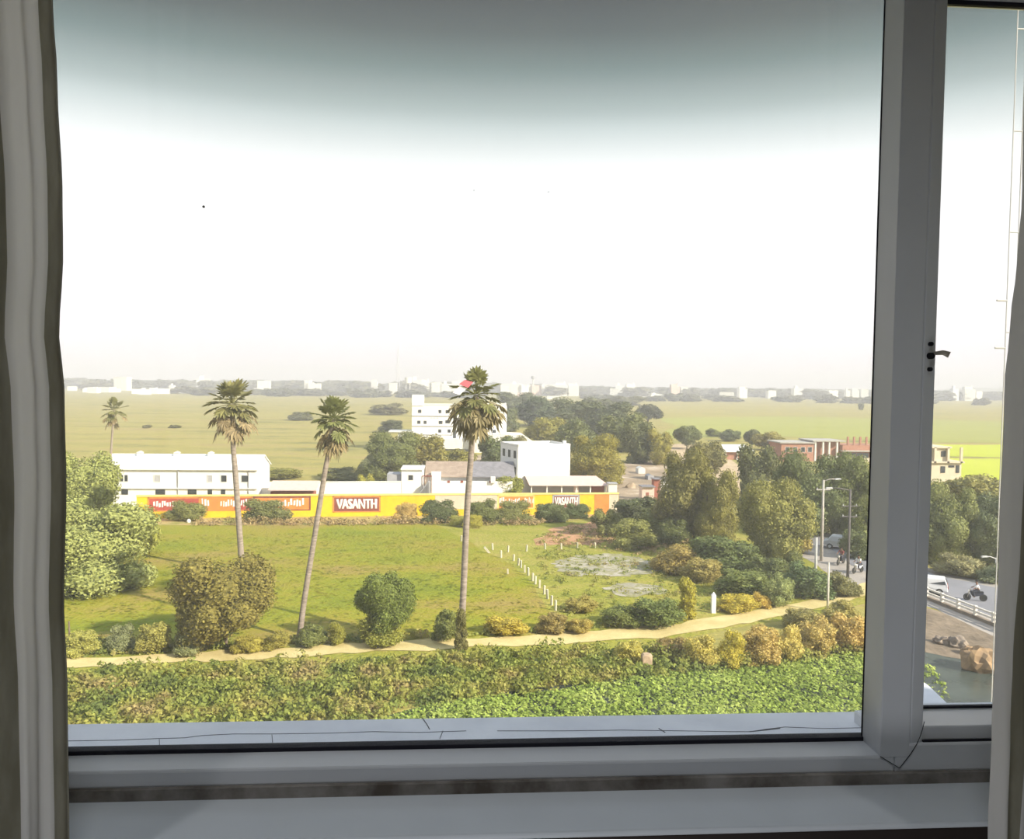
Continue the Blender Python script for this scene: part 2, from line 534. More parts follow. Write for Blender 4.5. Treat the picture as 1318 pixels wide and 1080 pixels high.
of.box(XR - 0.06, XR + 0.02, YF, YB, z_rail, Z_TOP + 0.08)
of.box(mull0, XR, YF, YB, zs_top + 0.055, Z_TOP + 0.08)
wpart(of, 'outer_frame', M['upvc'], w2, 0.003)
gp2 = MB()
gp2.box(mull1, XR - 0.06, YF + 0.003, YS + 0.006, zs_rail - 0.001, zs_bot + 0.0005)
wpart(gp2, 'gap_seal', M['gasket'], w2)

# sill, ledge, shell
ck = MB()
ck.box(XL - 0.08, XR, YF - 0.006, YF + 0.02, z_sill - 0.002, z_rail + 0.001)
structure(ck.build('trim_3', M['caulk']))
sb = MB()
sb.box(XL - 0.3, XR + 0.3, y_sill, YF + 0.05, z_sill - 0.008, z_sill)
structure(bevel(sb.build('trim_1', M['sill']), 0.003))
wl = MB()
wl.box(-2.3, 2.6, y_sill + 0.002, 1.14, ZF - 0.02, z_sill - 0.008)
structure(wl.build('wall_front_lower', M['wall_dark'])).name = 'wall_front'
wu = MB()
wu.box(-2.3, XL - 0.08, YF - 0.05, 1.14, z_sill - 0.008, ZC)
wu.box(XR + 0.02, 2.6, YF - 0.05, 1.14, z_sill - 0.008, ZC)
wu.box(XL - 0.08, XR + 0.02, YF - 0.05, 1.14, Z_TOP + 0.08, ZC)
structure(wu.build('wall_front_upper', M['wall']))
for nm, b in (('wall_left', (-2.4, -2.3, -3.2, 1.14, ZF, ZC)), ('wall_right', (2.6, 2.7, -3.2, 1.14, ZF, ZC)), ('wall_back', (-2.4, 2.7, -3.3, -3.2, ZF, ZC))):
    structure(MB().box(*b).build(nm, M['wall']))
structure(MB().box(-2.4, 2.7, -3.3, 1.14, ZF - 0.1, ZF).build('floor', M['floor']))
structure(MB().box(-2.4, 2.7, -3.3, 1.14, ZC, ZC + 0.1).build('ceiling', M['wall']))

# ledge outside, with its cracks
z_ledge = z_glass - 0.006
y_ledge = 1.15
for k in range(80):
    y_ledge = 1.06 + k * 0.003
    if at_y(600, 923, y_ledge).z <= z_ledge:
        break
le = MB()
le.box(-1.9, at_y(1150, 923, y_ledge).x, YG + 0.012, y_ledge, z_ledge - 0.07, z_ledge)
ledge = structure(bevel(le.build('trim_2', M['ledge']), 0.004))


def lp(px, py):
    q = gp(px, py, z_ledge)
    return (q.x, min(max(q.y, YG + 0.02), y_ledge - 0.003), z_ledge + 0.0002)


for pts, r in (([(40, 956), (85, 954), (150, 953), (200, 951), (237, 950), (260, 947), (300, 945), (350, 945), (420, 944), (480, 942), (540, 943), (600, 941)], 0.0008),
               ([(544, 923), (549, 932), (553, 939)], 0.0011), ([(570, 941), (566, 951)], 0.0009), ([(350, 946), (351, 957)], 0.0007),
               ([(205, 951), (204, 962)], 0.0007),
               ([(640, 941), (720, 941), (800, 940), (880, 941), (940, 942), (965, 942), (985, 939), (1010, 936), (1060, 938), (1110, 937)], 0.0008),
               ([(965, 942), (985, 940), (1004, 938)], 0.0013), ([(848, 938), (856, 943)], 0.0014)):
    P = [lp(*q) for q in pts]
    MBc = MB()
    MBc.tube(P, r * 0.6, 5)
    o = MBc.build('crack', M['crack'], ledge)
# white slab corner showing in the right pane
q = [gp(px, py, z_ledge - 0.35) for px, py in ((1150, 850), (1197, 884), (1226, 912), (1240, 930), (1150, 935))]
sl = MB()
n = len(q)
sl.add([(v.x, v.y, z_ledge - 0.35) for v in q] + [(v.x, v.y, z_ledge - 0.45) for v in q],
       [tuple(range(n)), tuple(range(2 * n - 1, n - 1, -1))] + [(i, n + i, n + (i + 1) % n, (i + 1) % n) for i in range(n)])
structure(sl.build('trim_4', M['ledge']))


# curtains -----------------------------------------------------------
def lerp_tab(tab, y):
    for (y0, x0), (y1, x1) in zip(tab, tab[1:]):
        if y <= y1:
            t = (y - y0) / (y1 - y0)
            t = t * t * (3 - 2 * t)
            return x0 + (x1 - x0) * t
    return tab[-1][1]


def curtain(name, yplane, edge, sgn, width, folds, bands):
    """edge: image row -> visible edge. folds: (depth, pitch, phase, lean). bands: distance from the edge -> cloth"""
    NU, NV = 150, 110
    vs, fs, mi = [], [], []
    zt, zb = ZC - 0.05, ZF + 0.03
    for j in range(NV + 1):
        z = zt + (zb - zt) * j / NV
        lo, hi = -400.0, 2400.0
        for _ in range(30):                     # image row of this height along the edge
            row = (lo + hi) / 2
            px = lerp_tab(edge, max(-200, min(1200, row)))
            if at_y(px, row, yplane).z > z:
                lo = row
            else:
                hi = row
        ex = at_y(px, row, yplane).x if -250 < row < 1250 else at_y(px, max(-250, min(1250, row)), yplane).x
        for i in range(NU + 1):
            d = width * (i / NU) ** 2.0
            yy = 0.0
            for a, pitch, p0, lean in folds:
                yy += a * math.sin(2 * PI * d / pitch + p0 + lean * (z - EYE.z) + 0.35 * math.sin(z * 3.1 + p0))
            yy *= min(1, 0.25 + d / 0.02)
            vs.append((ex + sgn * d, yplane + yy, z))
    for j in range(NV):
        for i in range(NU):
            a = j * (NU + 1) + i
            fs.append((a, a + 1, a + NU + 2, a + NU + 1))
            d = width * ((i + 0.5) / NU) ** 2.0
            mi.append(next((k for lim, k in bands if d < lim), 0))
    me = bpy.data.meshes.new(name)
    me.from_pydata(vs, [], fs)
    me.materials.append(M['curtain'])
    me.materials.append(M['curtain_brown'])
    for p, k in zip(me.polygons, mi):
        p.use_smooth = True
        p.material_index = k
    o = link(name, me, None)
    so = o.modifiers.new('cloth', 'SOLIDIFY')
    so.thickness = 0.0015
    so.offset = 0
    return o


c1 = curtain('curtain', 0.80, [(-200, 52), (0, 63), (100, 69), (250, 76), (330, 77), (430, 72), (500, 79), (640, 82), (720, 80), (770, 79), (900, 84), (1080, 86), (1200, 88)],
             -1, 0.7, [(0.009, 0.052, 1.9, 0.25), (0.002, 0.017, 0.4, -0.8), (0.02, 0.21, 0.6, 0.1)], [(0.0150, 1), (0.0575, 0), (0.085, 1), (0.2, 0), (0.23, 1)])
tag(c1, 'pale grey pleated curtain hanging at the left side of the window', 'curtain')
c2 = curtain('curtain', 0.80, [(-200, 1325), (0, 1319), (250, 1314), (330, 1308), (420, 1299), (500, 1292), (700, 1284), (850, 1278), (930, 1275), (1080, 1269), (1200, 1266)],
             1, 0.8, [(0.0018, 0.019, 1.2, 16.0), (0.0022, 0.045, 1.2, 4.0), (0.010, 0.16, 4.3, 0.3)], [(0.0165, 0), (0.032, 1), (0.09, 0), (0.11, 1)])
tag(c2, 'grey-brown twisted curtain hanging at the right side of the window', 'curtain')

# ---------------------------------------------------------------- ground
gm = MB()
gm.add([(-3500, -60, 0), (3500, -60, 0), (3500, 4200, 0), (-3500, 4200, 0)], [(0, 1, 2, 3)])
structure(gm.build('ground', M['ground']))


def patch(name, pts, z, m, kind='structure', jit=0.15, label=None, cat=None, sub=4):
    P = [gp(x, y) for x, y in pts]
    out = []
    for a, b in zip(P, P[1:] + P[:1]):
        for k in range(sub):
            t = k / sub
            q = a.lerp(b, t)
            if k:
                d = (b - a).length * jit / sub
                q = q + Vector((R.uniform(-d, d), R.uniform(-d, d), 0))
            out.append((q.x, q.y, z))
    bm = bmesh.new()
    f = bm.faces.new([bm.verts.new(v) for v in out])
    bmesh.ops.triangulate(bm, faces=[f])
    bmesh.ops.recalc_face_normals(bm, faces=bm.faces)
    if bm.faces[:][0].normal.z < 0:
        bmesh.ops.reverse_faces(bm, faces=bm.faces[:])
    me = bpy.data.meshes.new(name)
    bm.to_mesh(me)
    bm.free()
    o = link(name, me, m)
    o['kind'] = kind
    return o


patch('scrub_plot', [(20, 900), (40, 700), (190, 664), (560, 660), (830, 652), (1000, 690), (1150, 745), (1120, 775), (1000, 800), (800, 835), (560, 850), (300, 865)], 0.010, M['scrub'])
patch('grass_field', [(20, 820), (60, 735), (180, 674), (400, 674), (560, 672), (592, 692), (632, 714), (662, 729), (690, 757), (712, 792), (704, 812), (560, 822), (440, 822), (330, 822), (180, 812)], 0.025, M['field'])
patch('red_earth_plot', [(690, 702), (705, 682), (760, 672), (790, 680), (800, 694), (760, 702)], 0.03, M['redearth'], jit=0.6, sub=6)
patch('ash_heap_plot', [(708, 726), (742, 715), (800, 713), (842, 722), (850, 736), (800, 742), (730, 741)], 0.035, M['ash'], jit=0.7, sub=6)
patch('ash_streak_plot', [(775, 757), (800, 751), (850, 754), (860, 764), (800, 768)], 0.035, M['ash'], jit=0.7, sub=6)
patch('dry_verge', [(180, 676), (180, 664), (420, 662), (560, 658), (800, 650), (830, 662), (700, 672), (560, 674), (400, 676)], 0.03, M['verge'])
patch('rubble_plot', [(780, 640), (795, 600), (830, 582), (865, 585), (870, 640), (830, 652)], 0.03, M['rubble'])
patch('sand_clearing', [(855, 592), (862, 572), (900, 570), (960, 582), (960, 640), (925, 640), (915, 600)], 0.03, M['sand'])
patch('compound_yard', [(480, 650), (500, 590), (640, 585), (700, 600), (790, 618), (800, 648)], 0.02, M['rubble'])
patch('paddy_field', [(850, 565), (850, 538), (1000, 536), (1400, 545), (1400, 562), (1150, 568), (1000, 562)], 0.06, M['paddy'])
patch('paddy_plot', [(1195, 618), (1195, 590), (1300, 591), (1420, 594), (1420, 640), (1300, 622)], 0.05, M['paddy_bright'])
patch('paddy_strip', [(1195, 587), (1190, 572), (1420, 574), (1420, 591), (1300, 589)], 0.05, M['paddy_bright'])
patch('paddy_terrace', [(1195, 570), (1190, 556), (1420, 560), (1420, 571)], 0.05, M['paddy'])
patch('shoulder', [(1010, 705), (1020, 680), (1120, 694), (1205, 735), (1318, 760), (1420, 785), (1420, 900), (1300, 830), (1205, 784), (1120, 765), (1060, 735)], 0.02, M['shoulder'])
patch('road', [(1000, 678), (1030, 681), (1062, 686), (1112, 700), (1160, 722), (1205, 742), (1250, 750), (1318, 766), (1420, 795), (1420, 850), (1318, 812), (1280, 796), (1245, 781), (1205, 768), (1150, 752), (1112, 735), (1070, 708), (1035, 696), (1000, 690)], 0.05, M['road'])
patch('river_bank', [(1120, 770), (1205, 786), (1300, 832), (1420, 900), (1420, 920), (1250, 852), (1190, 840), (1120, 830)], 0.04, M['bank'])
patch('pond_water', [(1125, 835), (1190, 836), (1250, 850), (1420, 915), (1420, 1060), (300, 1060), (430, 940), (560, 905), (800, 872), (960, 858)], 0.03, M['water'])
path_c = [(20, 858, 11), (120, 853, 11), (220, 848, 11), (310, 844, 12), (400, 839, 13), (520, 832, 12), (640, 826, 12), (740, 821, 14), (850, 814, 17), (930, 801, 16), (1000, 787, 14), (1060, 775, 13), (1100, 764, 14), (1135, 752, 18)]
patch('dirt_path', [(x, y - w / 2) for x, y, w in path_c] + [(x, y + w / 2) for x, y, w in reversed(path_c)], 0.045, M['path'], jit=0.25)


# ---------------------------------------------------------------- foliage
def leaf_quad(mb, p, n, s, rng, asp=1.5):
    n = n.normalized()
    u = n.cross(Vector((rng.uniform(-1, 1), rng.uniform(-1, 1), rng.uniform(-1, 1)))).normalized()
    w = n.cross(u)
    a, b = u * s * asp * 0.5, w * s * 0.5
    k = len(mb.v)
    mb.v += [tuple(p - a), tuple(p + b), tuple(p + a), tuple(p - b)]
    mb.f.append((k, k + 1, k + 2, k + 3))


def rdir(rng):
    while True:
        v = Vector((rng.uniform(-1, 1), rng.uniform(-1, 1), rng.uniform(-1, 1)))
        if 0.05 < v.length < 1:
            return v.normalized()


ICO = {}


def ico(sub):
    if sub not in ICO:
        bm = bmesh.new()
        bmesh.ops.create_icosphere(bm, subdivisions=sub, radius=1)
        ICO[sub] = ([v.co.copy() for v in bm.verts], [tuple(v.index for v in f.verts) for f in bm.faces])
        bm.free()
    return ICO[sub]


def crown_mesh(name, kind, nleaf, leaf, seed, m):
    rng = random.Random(seed)
    B = []
    if kind == 'round':
        B = [(Vector((0, 0, 0.60)), 0.30)]
        for k in range(20):
            a = 2.4 * k + rng.uniform(-.3, .3)
            zz = 0.30 + 0.56 * ((k * 0.7549 + 0.21) % 1)
            rr = 0.30 * math.sqrt(max(0.1, 1 - ((zz - 0.58) / 0.42) ** 2))
            B.append((Vector((rr * math.cos(a), rr * math.sin(a), zz)), rng.uniform(0.11, 0.18)))
    elif kind == 'full':
        B = [(Vector((0, 0, 0.52)), 0.32), (Vector((0, 0, 0.2)), 0.22)]
        for k in range(17):
            a = 2.4 * k + rng.uniform(-.4, .4)
            zz = 0.08 + 0.78 * ((k * 0.7549 + 0.21) % 1)
            rr = 0.33 * math.sqrt(max(0.12, 1 - ((zz - 0.45) / 0.55) ** 2))
            B.append((Vector((rr * math.cos(a), rr * math.sin(a), zz)), rng.uniform(0.11, 0.18)))
    elif kind == 'bush':
        B = [(Vector((0, 0, 0.38)), 0.34)]
        for k in range(12):
            a = 2.4 * k + rng.uniform(-.4, .4)
            zz = rng.uniform(0.10, 0.78)
            rr = 0.34 * math.sqrt(max(0.08, 1 - (zz / 0.95) ** 2))
            B.append((Vector((rr * math.cos(a), rr * math.sin(a), zz)), rng.uniform(0.12, 0.2)))
    elif kind == 'flat':
        B = [(Vector((0, 0, 0.7)), 0.26)]
        for k in range(12):
            a = 2.4 * k
            rr = rng.uniform(0.15, 0.36)
            B.append((Vector((rr * math.cos(a), rr * math.sin(a), 0.80 - rr * 0.75 + rng.uniform(-.05, .05))), rng.uniform(0.11, 0.17)))
    elif kind == 'loose':
        for k in range(26):
            a = 2.4 * k + rng.uniform(-.4, .4)
            zz = 0.22 + 0.66 * ((k * 0.7549 + 0.21) % 1)
            rr = (0.40 if k % 3 else 0.16) * math.sqrt(max(0.15, 1 - ((zz - 0.45) / 0.55) ** 2))
            B.append((Vector((rr * math.cos(a), rr * math.sin(a), zz)), rng.uniform(0.09, 0.17)))
    else:                                    # upright shrub
        for k in range(14):
            a = 2.4 * k
            zz = 0.1 + 0.8 * k / 13
            rr = rng.uniform(0.05, 0.3) * (1 - zz * 0.5)
            B.append((Vector((rr * math.cos(a), rr * math.sin(a), zz)), rng.uniform(0.10, 0.18)))
    mb = MB()
    iv, jf = ico(2)
    for c, r in B:
        o = Vector((rng.uniform(0, 50),) * 3)
        vs = []
        for v in iv:
            q = c + v * r * (0.78 + 0.35 * noise.noise(v * 2.2 + o))
            q.z = max(q.z, 0.0)
            vs.append(q)
        mb.add(vs, jf)
    tot = sum(r * r for c, r in B)
    for c, r in B:
        for _ in range(int(nleaf * r * r / tot)):
            d = rdir(rng)
            p = c + d * r * rng.uniform(0.80, 1.16 if leaf < 0.03 else 1.25)
            if p.z < 0.01 or any((p - c2).length < r2 * 0.72 for c2, r2 in B):
                continue
            leaf_quad(mb, p, d + rdir(rng) * (0.75 if leaf < 0.03 else 1.15), leaf * rng.uniform(0.6, 1.25), rng)
    me = bpy.data.meshes.new(name)
    me.from_pydata(mb.v, [], mb.f)
    me.materials.append(m)
    return me


CR = {}


def crown(kind, lod, variant):
    key = (kind, lod, variant)
    if key not in CR:
        nleaf, leaf = ((20000, 0.020), (6000, 0.036), (500, 0.12))[lod]
        CR[key] = crown_mesh('crown_' + kind, kind, nleaf, leaf, hash_seed(key), M['leaf'])
    return CR[key]


def hash_seed(key):
    return sum(ord(c) for c in key[0]) * 31 + key[1] * 7 + key[2] * 101


def trunk_mesh():
    mb = MB()
    mb.tube([(0, 0, -0.02), (0.1, 0, 0.3), (-0.1, 0.1, 0.6), (0, 0, 1.0)], [0.6, 0.46, 0.42, 0.2], 9)
    for a in (0.3, 2.2, 4.4):
        mb.tube([(0, 0, 0.5), (2.2 * math.cos(a), 2.2 * math.sin(a), 0.75), (4 * math.cos(a), 4 * math.sin(a), 1.02)], [0.3, 0.22, 0.1], 7)
    return mb.mesh('trunk', M['bark'], True)


TRUNK = trunk_mesh()


def C3(c):                          # leaf albedo
    return (min(1, c[0] * 1.30 + 0.025), min(1, c[1] * 1.22 + 0.02), c[2] * 1.05 + 0.006, 1)


def tree(px, py, wpx, top, kind, colr, label, lod=1, var=0, cat='tree', group=None, name=None, trunk=True, hscale=1.0, yfrac=1.0):
    p = gp(px, py)
    k = depth(p) / F
    w = wpx * k
    h = top_z(p, top) * 1.02
    name = name or ('bush' if cat == 'bush' else 'tree')
    shallow = cat == 'bush' and 636 < py < 682 and 190 < px < 800
    if shallow:
        yfrac = 0.4
    if cat == 'bush':
        o = link(name, crown(kind, lod, var), None)
        o.location = (p.x, p.y, 0)
        o.rotation_euler = (0, 0, R.choice((0, PI)) if shallow else R.uniform(0, 6.28))
        o.scale = (w * 1.02, w * 1.02 * yfrac, h)
        o.color = C3(colr)
        return tag(o, label, cat, group)
    root = empty(name, (p.x, p.y, 0), R.uniform(0, 6.28))
    c = link('crown', crown(kind, lod, var), None, root)
    c.scale = (w * 1.02, w * 1.02, h)
    c.color = C3(colr)
    if trunk:
        t = link('trunk', TRUNK, None, root)
        tw = max(0.18, h * 0.045)
        t.scale = (tw, tw, h * 0.62)
    return tag(root, label, cat, group)


# tree leaf colours
G_OLIVE = (0.165, 0.155, 0.045)
G_DARK = (0.075, 0.10, 0.045)
G_MID = (0.13, 0.16, 0.045)
G_PALE = (0.25, 0.29, 0.11)
G_YEL = (0.25, 0.25, 0.075)
G_GOLD = (0.40, 0.36, 0.10)
G_GREY = (0.20, 0.23, 0.12)
G_BLUE = (0.075, 0.11, 0.07)
G_DRY = (0.33, 0.24, 0.11)

# trees and shrubs nearest the path
tree(118, 752, 175, 636, 'bush', G_PALE, 'large pale green leafy thicket beside the left curtain', 0, 0, 'bush')
tree(108, 700, 105, 583, 'round', (0.24, 0.28, 0.10), 'darker tree rising behind the pale thicket at the far left', 0, 1)
tree(180, 715, 50, 652, 'bush', (0.235, 0.26, 0.06), 'small olive bush at the right edge of the pale thicket', 1, 1, 'bush')
tree(290, 833, 146, 718, 'round', (0.17, 0.155, 0.042), 'broad olive tree by the path in front of the leftmost tall palm', 0, 2)
tree(254, 836, 62, 765, 'bush', (0.13, 0.125, 0.035), 'dark low bush against the left flank of the broad olive tree', 1, 2, 'bush')
tree(495, 826, 84, 738, 'round', (0.12, 0.165, 0.04), 'round dark green tree standing alone in the grass field', 0, 3)
tree(488, 829, 62, 790, 'bush', (0.20, 0.22, 0.05), 'low bush around the foot of the round lone tree', 1, 0, 'bush')
tree(594, 840, 26, 788, 'upright', (0.15, 0.15, 0.06), 'vine thicket climbing the foot of the tallest palm trunk', 1, 2, 'bush')
tree(574, 824, 40, 783, 'bush', (0.15, 0.18, 0.06), 'dark small bush just left of the tallest palm foot', 1, 3, 'bush')
tree(157, 837, 36, 802, 'bush', (0.17, 0.20, 0.11), 'small grey green bush left of the path shrubs', 1, 1, 'bush')
tree(197, 840, 48, 800, 'bush', G_YEL, 'yellowish bush between the grey green bush and the broad olive tree', 1, 2, 'bush')
tree(243, 842, 42, 812, 'bush', G_GREY, 'pale speckled bush under the broad olive tree', 1, 0, 'bush')
tree(402, 830, 44, 804, 'bush', (0.14, 0.17, 0.055), 'dark bush at the foot of the leaning palm', 1, 3, 'bush')
tree(432, 830, 34, 803, 'upright', (0.23, 0.24, 0.05), 'upright weedy bush right of the leaning palm foot', 1, 0, 'bush')
tree(355, 834, 40, 812, 'bush', (0.25, 0.24, 0.06), 'low olive bush left of the leaning palm foot', 1, 1, 'bush')
tree(107, 842, 46, 812, 'bush', (0.28, 0.29, 0.085), 'bright yellow green bush close to the left curtain', 1, 2, 'bush')
tree(318, 839, 40, 818, 'bush', (0.30, 0.28, 0.06), 'low yellow bush below the trunk of the broad olive tree', 1, 0, 'bush')
tree(650, 815, 60, 792, 'bush', (0.36, 0.31, 0.06), 'dry yellow bush right of the tallest palm', 1, 1, 'bush')
tree(712, 814, 44, 790, 'bush', (0.25, 0.21, 0.08), 'brownish bush where the fence posts meet the path', 1, 2, 'bush')
tree(746, 814, 38, 794, 'bush', (0.33, 0.28, 0.08), 'dry bush on the path edge right of the fence posts', 1, 3, 'bush')
tree(800, 806, 55, 778, 'bush', (0.13, 0.165, 0.05), 'dark green bush on the path edge below the ash patch', 1, 0, 'bush')
tree(843, 806, 72, 766, 'bush', (0.12, 0.165, 0.055), 'wide dark green bush left of the white marker post', 1, 1, 'bush')
tree(884, 797, 42, 748, 'upright', (0.32, 0.31, 0.05), 'tall yellow bush beside the white marker post', 1, 1, 'bush')
tree(948, 786, 58, 766, 'bush', (0.42, 0.37, 0.06), 'golden low bush right of the white marker post', 1, 2, 'bush')
tree(978, 782, 32, 762, 'bush', (0.40, 0.31, 0.07), 'small golden bush before the round grey green shrub', 1, 3, 'bush')
tree(1003, 780, 40, 737, 'bush', (0.23, 0.28, 0.12), 'round grey green shrub at the edge of the path', 1, 0, 'bush')
tree(953, 766, 76, 732, 'bush', (0.14, 0.18, 0.06), 'green bush behind the golden low bushes', 1, 2, 'bush')
tree(1038, 768, 72, 722, 'bush', (0.09, 0.14, 0.065), 'deep green thicket around the short white pole', 1, 3, 'bush')
tree(1082, 765, 48, 736, 'bush', (0.16, 0.165, 0.075), 'dull bush between the poles and the road', 1, 1, 'bush')
tree(928, 736, 92, 686, 'bush', (0.10, 0.14, 0.055), 'dark green thicket below the two big trees', 1, 0, 'bush')
tree(870, 735, 62, 700, 'bush', (0.30, 0.25, 0.09), 'dry shrub left of the dark green thicket', 1, 1, 'bush')
tree(817, 705, 60, 668, 'bush', (0.19, 0.21, 0.07), 'green bush right of the red earth', 1, 2, 'bush')
tree(780, 690, 38, 656, 'loose', (0.17, 0.19, 0.07), 'scraggy small tree on the red earth', 1, 1)
tree(866, 700, 50, 665, 'bush', (0.12, 0.15, 0.06), 'dark bush at the foot of the tallest tree clump', 1, 3, 'bush')
tree(846, 692, 52, 656, 'bush', (0.15, 0.18, 0.06), 'green bush between the ash patch and the tall olive tree', 1, 1, 'bush')
tree(902, 748, 60, 717, 'bush', (0.28, 0.25, 0.09), 'yellowish dry bush in front of the dark green thicket', 1, 2, 'bush')
tree(988, 750, 62, 712, 'bush', (0.12, 0.155, 0.06), 'green bush in front of the large sunlit tree', 1, 3, 'bush')
tree(750, 786, 46, 768, 'bush', (0.30, 0.27, 0.08), 'low dry bush on the plot right of the slanting post row', 1, 0, 'bush')
tree(1024, 740, 40, 712, 'upright', (0.16, 0.19, 0.07), 'upright green bush left of the short white pole', 1, 1, 'bush')
# big trees on the right
tree(880, 694, 92, 580, 'full', (0.165, 0.165, 0.06), 'tall olive tree left in the clump beside the rubble ground', 0, 0)
tree(922, 700, 66, 606, 'full', (0.20, 0.20, 0.06), 'yellow green tree leaning on the tall olive tree', 0, 1)
tree(998, 728, 104, 622, 'full', (0.20, 0.21, 0.065), 'large sunlit tree in front of the road behind the dirt path', 0, 1)
tree(972, 650, 58, 576, 'full', (0.105, 0.125, 0.06), 'dark tree between the sandy clearing and the large sunlit tree', 1, 0)
tree(1040, 690, 100, 583, 'full', (0.105, 0.14, 0.06), 'large dark green tree below the brick building', 0, 0)
tree(1098, 692, 86, 588, 'full', (0.13, 0.165, 0.06), 'green tree beside the mullion below the brick building', 0, 1)
tree(908, 620, 58, 570, 'round', (0.16, 0.16, 0.065), 'olive tree left of the sandy clearing', 1, 1)
tree(1100, 718, 40, 680, 'bush', (0.12, 0.155, 0.075), 'hedge bush behind the silver car', 1, 2, 'bush')
tree(1024, 712, 44, 672, 'bush', (0.30, 0.26, 0.08), 'golden bush under the large sunlit tree', 1, 2, 'bush')
# right pane
tree(1222, 726, 74, 624, 'full', (0.20, 0.235, 0.10), 'pale green tree across the road seen in the right pane', 0, 0)
tree(1270, 728, 84, 640, 'full', (0.115, 0.15, 0.09), 'dark green tree beside the right curtain across the road', 0, 1)
tree(1252, 668, 92, 612, 'round', (0.23, 0.235, 0.09), 'olive tree in front of the bright paddy in the right pane', 1, 0)
tree(1180, 722, 80, 640, 'full', (0.13, 0.16, 0.08), 'green tree across the road hidden mostly by the mullion', 1, 1)
tree(1233, 740, 60, 712, 'bush', (0.24, 0.24, 0.14), 'dusty hedge along the far edge of the road', 1, 0, 'bush')
tree(1285, 748, 60, 724, 'bush', (0.16, 0.20, 0.13), 'dull hedge along the road beside the right curtain', 1, 1, 'bush')
# along the advertising wall
tree(240, 671, 54, 643, 'bush', (0.17, 0.19, 0.065), 'round bush hiding the left end of the yellow wall', 1, 0, 'bush')
tree(342, 672, 66, 640, 'bush', (0.16, 0.185, 0.075), 'wide dark bush before the wall right of the leftmost tall palm', 1, 1, 'bush')
tree(524, 672, 34, 646, 'bush', (0.42, 0.32, 0.13), 'dry straw coloured bush before the yellow wall', 1, 2, 'bush')
tree(565, 673, 56, 641, 'bush', (0.085, 0.115, 0.055), 'dark bush before the wall left of the tallest palm', 1, 3, 'bush')
tree(622, 673, 44, 640, 'bush', (0.125, 0.155, 0.06), 'green bush before the wall right of the tallest palm', 1, 0, 'bush')
tree(661, 673, 52, 642, 'bush', (0.165, 0.185, 0.07), 'grey green bush before the orange wall section', 1, 1, 'bush')
tree(707, 672, 48, 646, 'bush', (0.10, 0.135, 0.06), 'dark bush under the bright yellow block of the wall', 1, 2, 'bush')
tree(742, 668, 40, 646, 'bush', (0.09, 0.13, 0.06), 'deep green bush under the white lettered wall section', 1, 3, 'bush')
tree(822, 674, 66, 636, 'bush', (0.085, 0.11, 0.06), 'large dark bush past the right end of the yellow wall', 1, 0, 'bush')
tree(590, 678, 26, 662, 'bush', (0.26, 0.28, 0.08), 'tiny light bush touching the tallest palm trunk', 1, 1, 'bush')
tree(610, 680, 28, 662, 'bush', (0.32, 0.31, 0.06), 'small yellow bush right of the tallest palm trunk', 1, 2, 'bush')
# within the compound
tree(655, 645, 44, 612, 'round', (0.21, 0.24, 0.06), 'light green tree behind the wall beside the veranda building', 1, 0)
tree(471, 645, 24, 611, 'loose', (0.30, 0.30, 0.06), 'small yellow tree behind the lettered wall panel', 1, 0)
tree(765, 622, 88, 560, 'full', (0.22, 0.21, 0.045), 'yellow green tree right of the white box building', 0, 0)
tree(505, 622, 84, 558, 'full', (0.13, 0.16, 0.06), 'dark tree left before the tall white building', 0, 1)
tree(548, 612, 66, 561, 'round', (0.20, 0.195, 0.055), 'olive tree before the tall white building', 1, 1)
tree(478, 622, 36, 586, 'loose', (0.17, 0.20, 0.12), 'greyish loose tree at the left edge of the compound', 1, 1)
tree(590, 604, 50, 576, 'bush', (0.22, 0.22, 0.06), 'olive bush below the tall white building', 1, 0, 'bush')
tree(640, 612, 60, 562, 'round', (0.105, 0.14, 0.065), 'dark tree left of the white box building', 1, 0)
tree(660, 596, 40, 562, 'round', (0.17, 0.17, 0.07), 'olive tree behind the white box building', 1, 1)
for i, (px, py, w, t, c, l) in enumerate((
        (690, 548, 60, 512, G_BLUE, 'hazy dark tree behind the tallest palm, first of the avenue'),
        (735, 552, 74, 514, (0.10, 0.125, 0.065), 'wide dark tree in the avenue above the white box building'),
        (706, 578, 62, 539, (0.225, 0.225, 0.06), 'yellow green tree just above the white box building'),
        (742, 582, 58, 540, (0.12, 0.15, 0.065), 'green tree of the avenue right above the white box building'),
        (782, 560, 76, 519, (0.085, 0.11, 0.06), 'tall dark tree in the middle of the avenue'),
        (800, 582, 70, 533, (0.125, 0.15, 0.06), 'broad green tree in front of the avenue middle'),
        (822, 596, 54, 546, (0.10, 0.12, 0.055), 'dark tree at the right end of the avenue'),
        (848, 598, 36, 554, (0.24, 0.23, 0.05), 'sunlit tree closing the avenue on the right'),
        (664, 534, 60, 506, (0.10, 0.125, 0.07), 'far dark tree right of the tall white building'),
        (770, 536, 50, 512, (0.11, 0.13, 0.075), 'far hazy tree above the avenue middle'),
        (805, 522, 56, 510, (0.13, 0.14, 0.08), 'flat band of far trees left of the umbrella tree'),
        (652, 556, 36, 526, (0.11, 0.14, 0.07), 'dark tree touching the right end of the tall white building'))):
    tree(px, py, w, t, 'full', c, l, 1, i % 2)
tree(834, 549, 46, 521, 'flat', (0.06, 0.075, 0.055), 'dark umbrella shaped tree at the edge of the green field', 1, 0)
tree(884, 578, 40, 549, 'round', (0.12, 0.15, 0.06), 'green tree left of the white flat roof', 1, 1)
tree(940, 568, 30, 552, 'bush', (0.10, 0.13, 0.06), 'dark bush behind the white flat roof', 1, 0, 'bush')
tree(968, 576, 26, 553, 'round', (0.10, 0.12, 0.06), 'dark small tree right behind the white flat roof', 1, 0)
